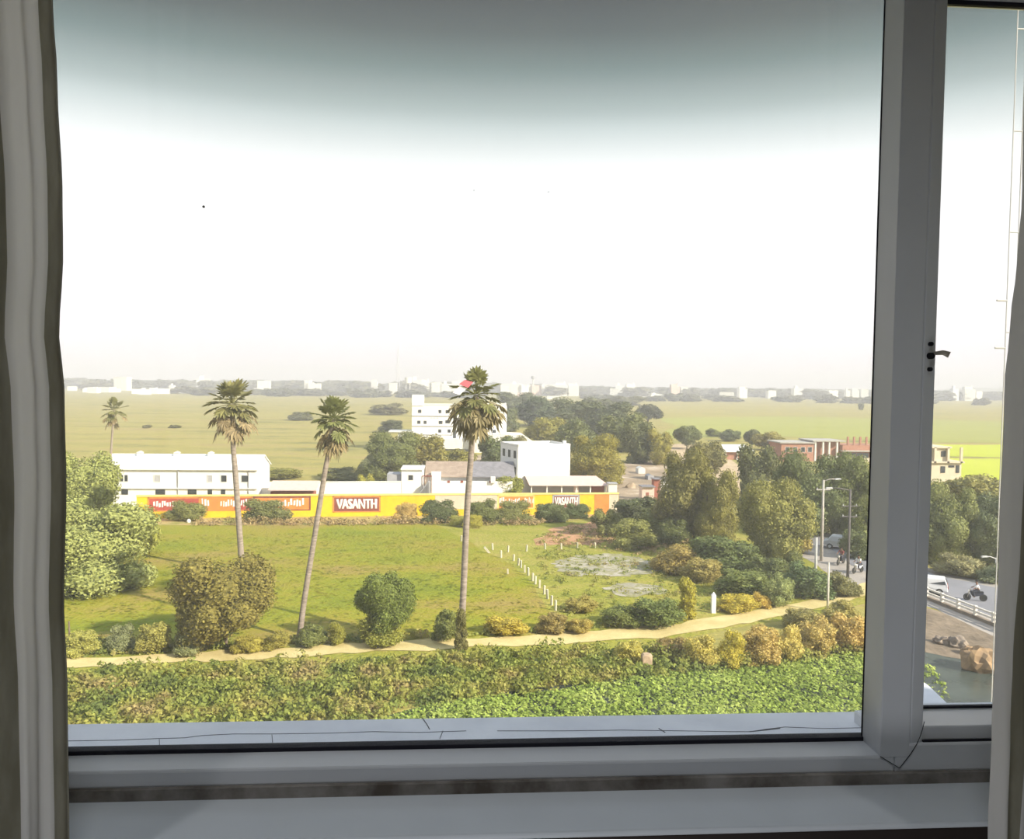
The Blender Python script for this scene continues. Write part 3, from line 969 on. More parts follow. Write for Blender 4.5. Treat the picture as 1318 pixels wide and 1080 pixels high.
tree(990, 580, 40, 556, 'loose', (0.25, 0.24, 0.07), 'pale olive tree left of the brick building', 1, 0)
tree(918, 562, 24, 551, 'bush', (0.13, 0.16, 0.06), 'small field bush left above the white flat roof', 1, 1, 'bush')
tree(505, 556, 34, 540, 'bush', (0.07, 0.09, 0.05), 'dark field bush left of the tall white building', 1, 2, 'bush')
tree(500, 534, 50, 518, 'bush', (0.15, 0.15, 0.075), 'hazy bushes left of the tower of the tall white building', 1, 0, 'bush')
tree(388, 541, 34, 529, 'bush', (0.12, 0.135, 0.07), 'low field bush left of the leaning palm crown', 1, 1, 'bush')
tree(190, 551, 14, 546, 'bush', (0.14, 0.14, 0.05), 'tiny field bush above the long white shed', 2, 0, 'bush')
tree(225, 551, 16, 546, 'bush', (0.14, 0.145, 0.05), 'second tiny field bush above the long white shed', 2, 1, 'bush')
tree(362, 616, 60, 600, 'bush', (0.21, 0.22, 0.06), 'low bushes behind the white compound wall, right of the shed', 1, 3, 'bush')
tree(440, 616, 60, 601, 'bush', (0.14, 0.155, 0.06), 'low dark bushes behind the white compound wall', 1, 1, 'bush')
tree(1108, 529, 8, 519, 'round', (0.10, 0.12, 0.06), 'tiny lone tree in the far green field beside the mullion', 2, 0)
# golden shrubs in the belt below the path
gold = ((902, 858, 46, 814, G_GOLD, 'golden bush in the belt, first right of the stone block'),
        (941, 858, 44, 810, (0.40, 0.36, 0.06), 'golden bush in the belt, second right of the stone block'),
        (981, 856, 54, 806, (0.40, 0.32, 0.12), 'orange tinted bush in the belt below the path bend'),
        (1012, 852, 44, 800, (0.44, 0.39, 0.13), 'pale gold bush in the belt right of the orange tinted one'),
        (1052, 842, 52, 792, (0.41, 0.34, 0.13), 'dry gold bush below the thin white pole'),
        (1092, 838, 56, 786, (0.42, 0.33, 0.13), 'orange gold bush beside the mullion below the path'),
        (1030, 808, 52, 783, (0.24, 0.23, 0.09), 'grey olive bush on the path verge left of the thin white pole'),
        (1082, 800, 50, 772, (0.30, 0.28, 0.10), 'dusty bush on the path verge beside the mullion'),
        (866, 846, 50, 820, (0.24, 0.19, 0.08), 'brown bush right of the stone block'),
        (808, 852, 42, 822, (0.38, 0.36, 0.10), 'bright yellow bush left of the stone block'))
for i, (px, py, w, t, c, l) in enumerate(gold):
    tree(px, py, w, t, 'bush', c, l, 1, i % 4, 'bush')


# ---------------------------------------------------------------- uncounted plants
def inside(poly, x, y):
    c = False
    for (x0, y0), (x1, y1) in zip(poly, poly[1:] + poly[:1]):
        if (y0 > y) != (y1 > y) and x < (x1 - x0) * (y - y0) / (y1 - y0) + x0:
            c = not c
    return c


def scatter(name, pts, n, hmin, hmax, leaf, per, m, seed, rad=0.6, asp=1.6, up=0.5):
    """one tangle of leaves over an area marked by a polygon on the ground"""
    rng = random.Random(seed)
    P = [(gp(x, y).x, gp(x, y).y) for x, y in pts]
    xs, ys = [a for a, b in P], [b for a, b in P]
    mb = MB()
    k = 0
    while k < n:
        x, y = rng.uniform(min(xs), max(xs)), rng.uniform(min(ys), max(ys))
        if not inside(P, x, y):
            continue
        k += 1
        h = rng.uniform(hmin, hmax) * (0.5 + 0.9 * abs(noise.noise(Vector((x * 0.25, y * 0.25, seed)))) * 1.4)
        r = rad * rng.uniform(0.6, 1.3)
        for _ in range(per):
            t = rng.random() ** 0.6
            a = rng.uniform(0, 2 * PI)
            q = r * math.sqrt(rng.random()) * math.sqrt(max(0.05, 1 - t * t * 0.9))
            d = Vector((math.cos(a), math.sin(a), rng.uniform(-0.2, 1.0) + up))
            leaf_quad(mb, Vector((x + q * math.cos(a), y + q * math.sin(a), h * t + 0.03)), d + rdir(rng) * 0.6, leaf * rng.uniform(0.6, 1.3), rng, asp)
    me = bpy.data.meshes.new(name)
    me.from_pydata(mb.v, [], mb.f)
    o = link(name, me, m)
    o['kind'] = 'stuff'
    return o


belt = [(20, 960), (20, 874), (120, 869), (310, 862), (400, 857), (520, 850), (640, 844), (740, 840), (800, 840), (860, 844), (900, 846), (1000, 838), (1115, 812), (1130, 840), (960, 862), (800, 878), (640, 900), (540, 912), (440, 945)]
tag(scatter('weed_belt', belt, 2300, 0.35, 1.05, 0.15, 30, M['weeds'], 3), 'tangled green and yellow weeds along the near side of the dirt path', 'weeds')
tag(scatter('marsh_plants', [(330, 1000), (440, 940), (560, 908), (700, 893), (850, 870), (960, 858), (1060, 846), (1135, 836), (1150, 870), (1170, 1000)], 9000, 0.15, 0.40, 0.15, 6, M['hyacinth'], 5, 0.35, 1.3, 1.4), 'leafy green water plants covering the pond below the weeds', 'water plants')
tag(scatter('field_tufts', [(30, 815), (60, 745), (190, 690), (560, 684), (640, 730), (700, 790), (690, 810), (440, 822)], 2600, 0.03, 0.07, 0.16, 3, M['tuft'], 8, 0.5, 2.0, 5), 'short tufts of grass over the bright near field', 'grass')
tag(scatter('plot_weeds', [(720, 812), (712, 770), (690, 728), (690, 690), (780, 672), (870, 672), (960, 700), (1010, 740), (990, 775), (860, 800)], 650, 0.10, 0.40, 0.11, 24, M['weeds'], 9, 0.6), 'ragged weeds on the plot between the posts and the path', 'weeds')
tag(scatter('verge_weeds', [(30, 848), (60, 822), (330, 826), (560, 820), (700, 812), (840, 806), (850, 803), (640, 817), (400, 829), (220, 840)], 500, 0.2, 0.7, 0.15, 18, M['weeds'], 12, 0.45), 'ragged weeds along the far edge of the dirt path', 'weeds')
tag(scatter('pond_weeds', [(1150, 865), (1190, 850), (1215, 880), (1230, 930), (1150, 940)], 160, 0.1, 0.3, 0.15, 6, M['hyacinth'], 15, 0.35, 1.3, 0.8), 'sparse water weeds in the dark pond in the right pane', 'water plants')


M['dry'] = leaf_mat('dry_weed_leaves', [(0.32, (0.18, 0.18, 0.05, 1)), (0.46, (0.36, 0.27, 0.11, 1)), (0.6, (0.46, 0.34, 0.17, 1))], 0.3, 0.3)
tag(scatter('dry_weeds', [(250, 677), (250, 673), (420, 672), (540, 671), (700, 674), (700, 677), (540, 676), (400, 677)], 420, 0.35, 0.95, 0.16, 16, M['dry'], 31, 0.6), 'brown dry weeds along the foot of the yellow wall', 'weeds')
tag(scatter('dry_scrub', [(690, 700), (720, 678), (800, 676), (880, 690), (900, 730), (860, 745), (850, 720), (780, 708)], 260, 0.15, 0.6, 0.14, 18, M['dry'], 33, 0.6), 'brown dry scrub over the red earth and beside the ash patch', 'weeds')


# ---------------------------------------------------------------- palms
def frond(mb, base, d, pet, fan, rng, droop, n=15):
    """petiole and a pleated fan of pointed blades"""
    d = d.normalized()
    side = d.cross(Vector((0, 0, 1)))
    if side.length < 0.05:
        side = Vector((1, 0, 0))
    side.normalize()
    up = side.cross(d)
    mid = base + d * pet * 0.6 + Vector((0, 0, -droop * 0.1))
    hub = base + d * pet + Vector((0, 0, -droop * 0.3))
    d2 = (d + Vector((0, 0, -droop * 0.6))).normalized()
    up2 = side.cross(d2)
    mb.tube([base, mid, hub], [0.035, 0.03, 0.025], 4)
    for k in range(n):
        a = (k / (n - 1) - 0.5) * math.radians(250)
        e = d2 * math.cos(a) + side * math.sin(a)
        L = fan * (0.75 + 0.25 * math.cos(a)) * rng.uniform(0.85, 1.1)
        fold = up2 * (0.10 * fan * (1 if k % 2 else -1) * 0.4)
        w = e.cross(up2).normalized() * L * 0.15
        tip = hub + e * L + Vector((0, 0, -droop * 0.25 * L)) + fold
        m_ = hub + e * L * 0.62 + fold
        i = len(mb.v)
        mb.v += [tuple(hub), tuple(m_ + w), tuple(tip), tuple(m_ - w)]
        mb.f.append((i, i + 1, i + 2, i + 3))


def palm(px, py, trunk_px, crown_c, rad_px, label, seed, rtrunk, nf=30, nd=26, green=(0.12, 0.15, 0.05), dead=(0.20, 0.165, 0.105), fine=True):
    rng = random.Random(seed)
    p = gp(px, py)
    root = empty('palm_tree', (p.x, p.y, 0))

    def on(px_, py_):                       # trunk leans within the plane through its foot facing the viewer
        d = ray(px_, py_)
        t = (p.y - EYE.y) / d.y
        return EYE + d * t - p
    pts = [Vector((0, 0, -0.05))] + [on(*q) for q in trunk_px[1:]]
    top = on(*crown_c)
    k = depth(p) / F
    Rm = rad_px * k
    # smooth the trunk line
    line = []
    allp = pts + [top]
    for i in range(len(allp) - 1):
        for j in range(4):
            t = j / 4
            a = allp[max(i - 1, 0)]; b = allp[i]; c = allp[i + 1]; d = allp[min(i + 2, len(allp) - 1)]
            line.append(0.5 * ((2 * b) + (c - a) * t + (2 * a - 5 * b + 4 * c - d) * t * t + (3 * b - a - 3 * c + d) * t ** 3))
    line.append(top)
    tb = MB()
    n = len(line)
    tb.tube(line, [rtrunk * (1.5 if i == 0 else 1.12 - 0.3 * i / n) for i in range(n)], 10)
    tb.build('trunk', M['palm_bark'], root, True)
    cr = MB()
    for i in range(nf):
        a = i * 2.39996 + rng.uniform(-.2, .2)
        el = math.radians(84 - 112 * (i / nf) ** 0.9 + rng.uniform(-16, 16))
        d = Vector((math.cos(a) * math.cos(el), math.sin(a) * math.cos(el), math.sin(el)))
        frond(cr, top + d * 0.15, d, Rm * rng.uniform(0.40, 0.66), Rm * rng.uniform(0.40, 0.52), rng, 0.2 + 0.5 * (i / nf))
    c = link('crown', cr.mesh('crown', M['palm']), None, root)
    c.color = C3(green)
    dm = MB()
    for i in range(nd):
        a = i * 2.39996 + rng.uniform(-.3, .3)
        el = math.radians(rng.uniform(-82, 2 if nd > 60 else -12))
        d = Vector((math.cos(a) * math.cos(el), math.sin(a) * math.cos(el), math.sin(el)))
        frond(dm, top + Vector((0, 0, -0.15 - 0.35 * rng.random())), d, Rm * rng.uniform(0.45, 0.95), Rm * rng.uniform(0.34, 0.46), rng, 1.1, 11)
    dd = link('dead_frond_skirt', dm.mesh('dead_frond_skirt', M['palm']), None, root)
    dd.color = C3(dead)
    dd['label'] = 'dry brown hanging fronds'
    tag(root, label, 'palm tree')
    return root, p + top, Rm


pa, pa_top, pa_R = palm(592, 836, [(592, 836), (596, 770), (601, 660), (606, 590), (609, 550)], (613, 508), 37, 'tallest palm tree in the middle with a thick skirt of dry fronds', 21, 0.21, 22, 80, (0.125, 0.14, 0.06), (0.185, 0.165, 0.10))
palm(312, 738, [(312, 738), (308, 680), (303, 610), (300, 570)], (299, 520), 34, 'tall palm tree standing in front of the long white shed', 22, 0.26, 30, 24, (0.135, 0.14, 0.06))
palm(385, 823, [(385, 823), (392, 770), (405, 690), (417, 615), (424, 575)], (429, 540), 31, 'leaning palm tree with trunk slanting to the right', 23, 0.19, 32, 24, (0.125, 0.15, 0.06), (0.19, 0.155, 0.09))
palm(140, 660, [(140, 660), (142, 600), (145, 550)], (147, 528), 17, 'thin distant palm tree at the left end of the long white shed', 24, 0.14, 16, 8, (0.12, 0.13, 0.06))

# cloth caught in the palm
kc = at_y(599, 497, pa_top.y - pa_R * 0.95)
kt = MB()
kroot = empty('torn_kite', kc)
vs = [(-0.42, 0, 0.12), (-0.05, 0.08, 0.40), (0.50, 0.02, 0.26), (0.18, -0.10, -0.10)]
vs += [(x, y + 0.03, z) for x, y, z in vs]
kt.add(vs, [(0, 1, 2, 3), (7, 6, 5, 4), (0, 4, 5, 1), (1, 5, 6, 2), (2, 6, 7, 3), (3, 7, 4, 0)])
kt.build('red_panel', M['cloth_red'], kroot)
kt = MB()
vs = [(-0.80, 0, -0.42), (-0.35, 0.08, 0.02), (0.14, 0.02, -0.12), (-0.38, -0.10, -0.58)]
vs += [(x, y + 0.03, z) for x, y, z in vs]
kt.add(vs, [(0, 1, 2, 3), (7, 6, 5, 4), (0, 4, 5, 1), (1, 5, 6, 2), (2, 6, 7, 3), (3, 7, 4, 0)])
kt.build('white_panel', M['cloth_white'], kroot)
tag(kroot, 'red and white torn cloth caught in the tallest palm crown', 'cloth')


# ---------------------------------------------------------------- buildings
def part(mb, name, m, root, bev=0, smooth=False):
    o = mb.build(name, m, root, smooth)
    return o


def frame_at(px, py, rz=0.0):
    """Empty on the ground at a picture point, and metres per pixel there"""
    p = gp(px, py)
    return p, depth(p) / F


def window_part(root, x, z, w, h, y, pane='pane', side='y'):
    """frame flush on a wall facing the viewer with its pane as sub-part"""
    t = 0.06
    fm = MB()
    fm.box(x - w / 2 - t, x + w / 2 + t, y - 0.05, y + 0.02, z - t, z)
    fm.box(x - w / 2 - t, x + w / 2 + t, y - 0.05, y + 0.02, z + h, z + h + t)
    fm.box(x - w / 2 - t, x - w / 2, y - 0.05, y + 0.02, z, z + h)
    fm.box(x + w / 2, x + w / 2 + t, y - 0.05, y + 0.02, z, z + h)
    f = fm.build('window', M['white2'], root)
    pm = MB().box(x - w / 2, x + w / 2, y - 0.025, y + 0.01, z, z + h)
    pm.box(x - 0.03, x + 0.03, y - 0.035, y + 0.01, z, z + h)
    pm.build('pane', M[pane], f)
    return f


def px2x(p, px):     # local x (metres) of an image column in the plane of p
    d = ray(px, 560)
    return d.x * (p.y / d.y) - p.x


# long white shed, left
p = gp(232, 655)
sh = empty('storage_shed', p)
xa, xb = px2x(p, 131), px2x(p, 331)
ez = top_z(p, 604)
rz_ = ez + 1.75
D = 7.5
b = MB()
b.prism([(0, 0), (0, ez), (D / 2, rz_ - 0.05), (D, ez), (D, 0)], 'x', xa, xb)
part(b, 'wall', M['white'], sh)
b = MB()
b.prism([(-0.35, ez - 0.08), (-0.35, ez + 0.05), (D / 2, rz_ + 0.08), (D + 0.35, ez + 0.05), (D + 0.35, ez - 0.08), (D / 2, rz_ - 0.06)], 'x', xa - 0.2, xb + 0.2)
part(b, 'roof', M['roof_white'], sh)
for px in (168, 217, 262):
    x = px2x(p, px)
    b = MB().box(x - 0.35, x + 0.35, D / 2 - 0.8, D / 2 - 0.1, rz_ - 0.4, rz_ + 0.28)
    b.prism([(x - 0.45, rz_ + 0.28), (x + 0.45, rz_ + 0.28), (x, rz_ + 0.5)], 'y', D / 2 - 0.9, D / 2)
    part(b, 'roof_vent', M['white2'], sh)
for px, w, pane in ((146, 0.55, 'pane'), (156, 0.45, 'pane'), (162, 0.45, 'pane'), (202, 0.8, 'palepane'), (270, 0.6, 'palepane'), (288, 0.75, 'pane'), (315, 0.9, 'pane')):
    window_part(sh, px2x(p, px), ez - 1.75, w, 0.9, 0, pane)
for px, w in ((160, 0.9), (206, 1.3), (247, 1.2), (270, 0.6), (287, 0.6)):
    x = px2x(p, px)
    b = MB().box(x - w / 2, x + w / 2, -0.04, 0.02, 2.0, 2.75)
    part(b, 'opening', M['pane'], sh)
for px in (229, 320):
    x = px2x(p, px)
    b = MB().tube([(x, -0.08, 0), (x, -0.08, ez)], 0.07, 8)
    part(b, 'downpipe', M['trimgrey'], sh)
b = MB().box(xa, xb, -0.25, 0.0, 2.85, 2.97)
part(b, 'ledge', M['white2'], sh)
tag(sh, 'long white shed with low pitched white roof behind the yellow wall', 'shed')

# tall white building
p = gp(590, 581)
k = depth(p) / F
bl = empty('office_building', p)
X = lambda q: px2x(p, q)
Z = lambda q: top_z(p, q)
zt = Z(522)
b = MB()
b.box(X(530), X(583), 0, 9, 0, zt)
b.box(X(583), X(587), 1.6, 9, 0, zt)
b.box(X(587), X(606), -0.6, 9, 0, Z(526))
b.box(X(606), X(652), 0, 9, 0, Z(521))
part(b, 'wall', M['white'], bl)
b = MB()
b.box(X(530), X(545), -0.2, 3.2, zt - 0.2, Z(509))
part(b, 'stair_tower', M['white'], bl)
b = MB()
for (a, c, t) in ((530, 583, 522), (606, 652, 521)):
    z_ = Z(t)
    b.box(X(a) - 0.1, X(c) + 0.1, -0.1, 0.12, z_, z_ + 0.5)
    b.box(X(a) - 0.1, X(a) + 0.12, -0.1, 9.1, z_, z_ + 0.5)
    b.box(X(c) - 0.12, X(c) + 0.1, -0.1, 9.1, z_, z_ + 0.5)
part(b, 'parapet', M['white2'], bl)
for t in (536, 549, 560):
    b = MB().box(X(530) - 0.05, X(583), -0.22, 0, Z(t), Z(t) + 0.14)
    part(b, 'floor_band', M['trimgrey'], bl)
for (px, t, w, y) in ((540, 532, 0.9, 0), (566, 532, 0.75, 0), (576, 532, 1.1, 0), (539, 546, 0.85, 0), (547, 546, 0.75, 0), (567, 546, 1.0, 0), (576, 545, 1.2, 0),
                      (566, 557, 0.8, 0), (578, 557, 0.8, 0), (578, 570, 0.7, 0), (636, 546, 0.9, 0), (636, 557, 1.0, 0), (621, 546, 0.8, 0), (621, 557, 0.8, 0)):
    window_part(bl, X(px), Z(t), w, 0.85, y)
for px, t in ((555, 539), (559, 539), (563, 539)):
    b = MB().box(X(px) - 0.18, X(px) + 0.18, -0.05, 0.02, Z(t), Z(t) + 0.25)
    part(b, 'vent', M['trimgrey'], bl)
# single storey wing with sloping right end
b = MB()
b.box(X(512), X(530), 0.5, 7, 0, Z(556))
part(b, 'annexe', M['white2'], bl)
b = MB()
b.prism([(X(606), 0), (X(690), 0), (X(690), Z(570)), (X(672), Z(558)), (X(606), Z(556))], 'y', -4, 6)
part(b, 'wing', M['white2'], bl)
b = MB()
b.box(X(500), X(532), 0.0, 7.5, Z(557), Z(555.5))
b.box(X(557), X(606), -2.5, 0.2, Z(577), Z(564))
part(b, 'canopy', M['white2'], bl)
b = MB()
b.disc((X(528), 5, Z(500)), 0.9, 'z', 2.2)
for dx in (-0.7, 0.7):
    for dy in (-0.5, 0.5):
        b.box(X(528) + dx - 0.08, X(528) + dx + 0.08, 5 + dy - 0.08, 5 + dy + 0.08, Z(560), Z(503))
tag(bl, 'tall white building with stair tower behind the tallest palm', 'building')

# white box building with grey left side
p = gp(700, 641)
rzb = math.radians(20)
bx = empty('box_building', p, rzb)
wd = 70 * depth(p) / F / math.cos(rzb)
hz = top_z(p, 574.5)
b = MB().box(-wd / 2, wd / 2, 0, 7, 0, hz)
part(b, 'wall', M['white'], bx)
b = MB()
for (x0, x1, y0, y1) in ((-wd / 2 - .05, wd / 2 + .05, -.05, .15), (-wd / 2 - .05, -wd / 2 + .15, -.05, 7.05), (wd / 2 - .15, wd / 2 + .05, -.05, 7.05), (-wd / 2, wd / 2, 6.85, 7.05)):
    b.box(x0, x1, y0, y1, hz, hz + 0.35)
part(b, 'parapet', M['white2'], bx)
for j in range(2):
    for i in range(3):
        y = 1.2 + i * 2.2
        z = hz - 1.9 - j * 2.6
        b = MB().box(-wd / 2 - 0.04, -wd / 2 + 0.02, y - 0.45, y + 0.45, z, z + 1.2)
        part(b, 'window', M['pane'], bx)
b = MB().box(wd / 2 - 1.0, wd / 2 - 0.5, 0.4, 0.9, hz, hz + 0.8)
part(b, 'roof_post', M['white2'], bx)
b = MB().box(wd / 2, wd / 2 + 0.5, 1.0, 2.0, hz - 2.6, hz - 2.3)
part(b, 'ledge', M['white2'], bx)
tag(bx, 'plain white box building with shaded grey side, right of the tallest palm', 'building')

# long shed with brown and grey roof
p = gp(605, 646)
ls = empty('tiled_shed', p)
X = lambda q: px2x(p, q)
Z = lambda q: top_z(p, q)
b = MB()
b.prism([(1.0, 0), (1.0, Z(615)), (4.5, Z(602)), (8, Z(615)), (8, 0)], 'x', X(549), X(662))
part(b, 'wall', M['white'], ls)
for nm, a, c, m in (('tiled_roof', 547, 607, 'roof_brown'), ('sheet_roof', 607, 664, 'roof_grey')):
    b = MB()
    z0, z1 = Z(615), Z(602) + 0.4
    b.prism([(0.4, z0), (0.4, z0 + 0.12), (4.5, z1 + 0.15), (8.4, z0 + 0.12), (8.4, z0), (4.5, z1)], 'x', X(a), X(c))
    part(b, nm, M[m], ls)
b = MB()
b.box(X(556), X(660), -0.6, -0.3, 0, Z(619))
b.box(X(556), X(568), -0.7, 1.0, 0, Z(608))
part(b, 'front_wall', M['white'], ls)
for px in (578, 595, 632):
    b = MB().box(X(px) - .2, X(px) + .2, -0.64, -0.58, Z(621), Z(618))
    part(b, 'vent', M['maroon'], ls)
b = MB().box(X(632), X(638), -1.0, -0.2, Z(619) - 0.2, Z(613))
part(b, 'chimney', M['white2'], ls)
tag(ls, 'long low shed with brown and grey roof behind the palm trunk', 'shed')

# small white house with stairs
p = gp(530, 648)
hs = empty('small_house', p)
X = lambda q: px2x(p, q)
Z = lambda q: top_z(p, q)
b = MB()
b.prism([(X(517), 0), (X(545), 0), (X(545), Z(608)), (X(540), Z(605)), (X(517), Z(604))], 'y', 0, 5)
part(b, 'wall', M['white'], hs)
b = MB().box(X(516), X(546), -0.25, 5.2, Z(605), Z(604) + 0.1)
part(b, 'roof', M['white2'], hs)
window_part(hs, X(529), Z(618), 0.7, 0.75, 0)
b = MB()
for i in range(9):
    x0 = X(541) + i * (X(553) - X(541)) / 9
    b.box(x0, x0 + 0.24, -1.3, -0.1, Z(634), Z(634) + 0.2 + i * 0.2)
part(b, 'stair', M['grey'], hs)
b = MB()
for i in range(5):
    x0 = X(544) + i * 0.35
    b.box(x0, x0 + 0.05, -0.12, -0.07, 0, Z(612))
b.box(X(544), X(556), -0.13, -0.05, Z(613), Z(612))
part(b, 'gate', M['maroon'], hs)
b = MB().box(X(498), X(517), 0.5, 4, 0, Z(611))
part(b, 'annexe', M['grey'], hs)
tag(hs, 'small white house with dark stairs, left of the brown roofed shed', 'house')

# compound wall and low lean-to behind the yellow wall
pl, pr_ = gp(332, 652), gp(516, 650)


def run_wall(name, a, b_, h, th, m, label, cat, coping=None):
    r = empty(name, a, math.atan2(b_.y - a.y, b_.x - a.x))
    L = (b_ - a).length
    MB().box(0, L, 0, th, 0, h).build('wall_panel', m, r)
    if coping:
        MB().box(-0.05, L + 0.05, -0.06, th + 0.06, h, h + 0.12).build('coping', coping, r)
    tag(r, label, cat)
    return r, L


run_wall('compound_wall', pl, pr_, top_z(gp(424, 651), 621), 0.25, M['white'], 'long white wall between the shed and the small house', 'wall', M['white2'])
p = gp(375, 657)
lt_ = empty('lean_to', p)
X = lambda q: px2x(p, q)
Z = lambda q: top_z(p, q)
b = MB().box(X(348), X(404), 0.0, 2.0, 0, Z(633))
part(b, 'wall', M['maroon'], lt_)
b = MB().prism([(-0.6, Z(631)), (-0.6, Z(631) + 0.1), (2.4, Z(624) + 0.3), (2.4, Z(624) + 0.2)], 'x', X(346), X(408))
part(b, 'roof', M['roof_pink'], lt_)
tag(lt_, 'low lean-to with pale roof and dark front right of the shed', 'lean-to')

# veranda building
p = gp(733, 646)
vb = empty('veranda_building', p)
X = lambda q: px2x(p, q)
Z = lambda q: top_z(p, q)
b = MB().box(X(686), X(782), 1.6, 5, 0, Z(626))
part(b, 'wall', M['grey'], vb)
b = MB()
z0, z1 = Z(624.5), Z(619) + 0.5
b.add([(X(682), -0.4, z0), (X(785), -0.4, z0), (X(772), 2.8, z1), (X(678), 2.8, z1), (X(785), 5.6, z0), (X(682), 5.6, z0),
       (X(682), -0.4, z0 - .1), (X(785), -0.4, z0 - .1), (X(785), 5.6, z0 - .1), (X(682), 5.6, z0 - .1)],
      [(0, 1, 2, 3), (3, 2, 4, 5), (1, 4, 2), (0, 3, 5), (6, 9, 8, 7), (0, 6, 7, 1), (4, 8, 9, 5), (1, 7, 8, 4), (0, 5, 9, 6)])
part(b, 'roof', M['roof_pink'], vb)
for px in (685, 705, 724, 743, 761, 780):
    b = MB().box(X(px) - 0.1, X(px) + 0.1, -0.1, 0.1, 0, z0)
    part(b, 'post', M['white2'], vb)
b = MB().box(X(740), X(746), 0.3, 0.5, Z(634), Z(626))
part(b, 'board', M['pale_pink'], vb)
b = MB().box(X(764), X(780), 0.6, 1.6, 0, Z(627))
part(b, 'doorway', M['shop_red'], vb)
tag(vb, 'long veranda building with pink hipped roof and white posts', 'building')
p = gp(788, 648)
b = MB()
k = depth(p) / F
b.box(-5 * k, 6 * k, 0, 1.5, 0, top_z(p, 623))
o = part(b, 'kiosk', M['white2'], None)
b2 = MB().box(-5.6 * k, 6.6 * k, -0.15, 1.65, top_z(p, 623), top_z(p, 623) + 0.1)
b2.build('roof', M['grey'], o)
o.location = p
tag(o, 'small white kiosk at the right end of the veranda building', 'kiosk')

# roadside shacks
p = gp(834, 648)
k = depth(p) / F
b = MB().box(-8 * k, 8 * k, 0, 2, 0, top_z(p, 627))
o = b.build('shack', M['pale_pink'])
o.location = p
MB().box(-9 * k, 9 * k, -0.4, 2.2, top_z(p, 627), top_z(p, 627) + 0.12).build('roof', M['roof_grey'], o)
MB().box(-3 * k, 1 * k, -0.03, 0.02, 0, 1.7).build('door', M['shop_red'], o)
tag(o, 'pale pink shack on the rubble ground', 'shack')
p = gp(845, 645)
b = MB().box(-4 * k, 4 * k, 0, 1.5, 0, top_z(p, 617))
o = b.build('stall', M['shop_red'])
o.location = p
MB().box(-5 * k, 5 * k, -0.3, 1.7, top_z(p, 617), top_z(p, 617) + 0.1).build('roof', M['roof_grey'], o)
tag(o, 'narrow rusty red stall beside the pale pink shack', 'stall')
p = gp(857, 644)
o = empty('hoarding', p)
MB().box(-6.5 * k, 6.5 * k, 0, 0.12, top_z(p, 628), top_z(p, 619)).build('panel', M['roof_white'], o)
for s in (-5, 5):
    MB().box(s * k - 0.06, s * k + 0.06, 0.12, 0.22, 0, top_z(p, 620)).build('post', M['grey'], o)
MB().box(-5 * k, 5 * k, 0.25, 1.4, 0, top_z(p, 632)).build('box', M['grey'], o)
tag(o, 'white board on posts right of the rusty red stall', 'hoarding')
for i, (px, py, w, t, m, l) in enumerate(((826, 610, 9, 601, 'white2', 'small pale hut at the back of the rubble ground'),
                                          (838, 618, 8, 611, 'grey', 'small grey hut in the middle of the rubble ground'),
                                          (812, 628, 10, 620, 'rubble', 'low brown heap of rubble left of the pale pink shack'))):
    p = gp(px, py)
    k = depth(p) / F
    b = MB()
    h = top_z(p, t)
    if m == 'rubble':
        vs, fs = ico(2)
        b.add([(v.x * w * k * (0.7 + 0.5 * noise.noise(v * 2)), v.y * w * k * 0.6, max(0, v.z) * h * (0.8 + .4 * noise.noise(v * 3))) for v in vs], fs)
        o = b.build('rubble_heap', M['rubble'])
        tag(o, l, 'rubble')
    else:
        b.prism([(-w * k / 2, 0), (w * k / 2, 0), (w * k / 2, h * .75), (0, h), (-w * k / 2, h * .75)], 'y', 0, 2.5)
        o = b.build('hut', M[m])
        tag(o, l, 'hut')
    o.location = p

# white flat roof
p = gp(948, 592)
fb = empty('flat_roof_building', p)
X = lambda q: px2x(p, q)
Z = lambda q: top_z(p, q)
MB().box(X(932), X(970), 0.6, 6, 0, Z(582)).build('wall', M['brick'], fb)
MB().prism([(-0.2, Z(582)), (-0.2, Z(581)), (7.5, Z(581) + 1.2), (7.5, Z(582) + 1.0)], 'x', X(927), X(972)).build('roof', M['roof_white'], fb)
for q in (935, 950, 966):
    MB().box(X(q) - .15, X(q) + .15, 0.2, 0.5, 0, Z(582)).build('post', M['white2'], fb)
tag(fb, 'low brick building with white sheet roof beyond the big trees', 'building')

# unfinished brick building
p = gp(1062, 594)
ub = empty('brick_building', p)
X = lambda q: px2x(p, q)
Z = lambda q: top_z(p, q)
b = MB()
b.box(X(1006), X(1048), 0, 8, 0, Z(571))
b.box(X(1048), X(1085), 1.5, 8, 0, Z(568.5))
b.box(X(1085), X(1135), 0, 8, Z(582), Z(573))
b.box(X(1085), X(1135), 2.5, 8, 0, Z(582))
part(b, 'wall', M['brick'], ub)
b = MB()
b.box(X(1004), X(1050), -0.4, 8.2, Z(571), Z(569.5))
b.box(X(1046), X(1088), -0.3, 8.2, Z(568.5), Z(567))
b.box(X(1084), X(1138), -0.5, 8.2, Z(581), Z(579.5))
part(b, 'floor_slab', M['concrete'], ub)
for q in (1050, 1060, 1068, 1078):
    MB().box(X(q) - .2, X(q) + .2, -0.1, 0.3, 0, Z(568.5)).build('column', M['white2'], ub)
for q in (1092, 1100, 1108, 1116, 1126):
    MB().box(X(q) - .2, X(q) + .2, 0, 0.4, Z(573), Z(562)).build('column', M['brick'], ub)
for q in (1090, 1099, 1107, 1115):
    MB().box(X(q) - .7, X(q) + .7, -0.06, 0.02, Z(589), Z(583)).build('opening', M['pane'], ub)
for q in (1014, 1024, 1034, 1043):
    window_part(ub, X(q), Z(582), 1.0, 1.2, 0)
MB().box(X(1085), X(1138), -1.0, 0, 0, Z(589)).build('plinth', M['cream'], ub)
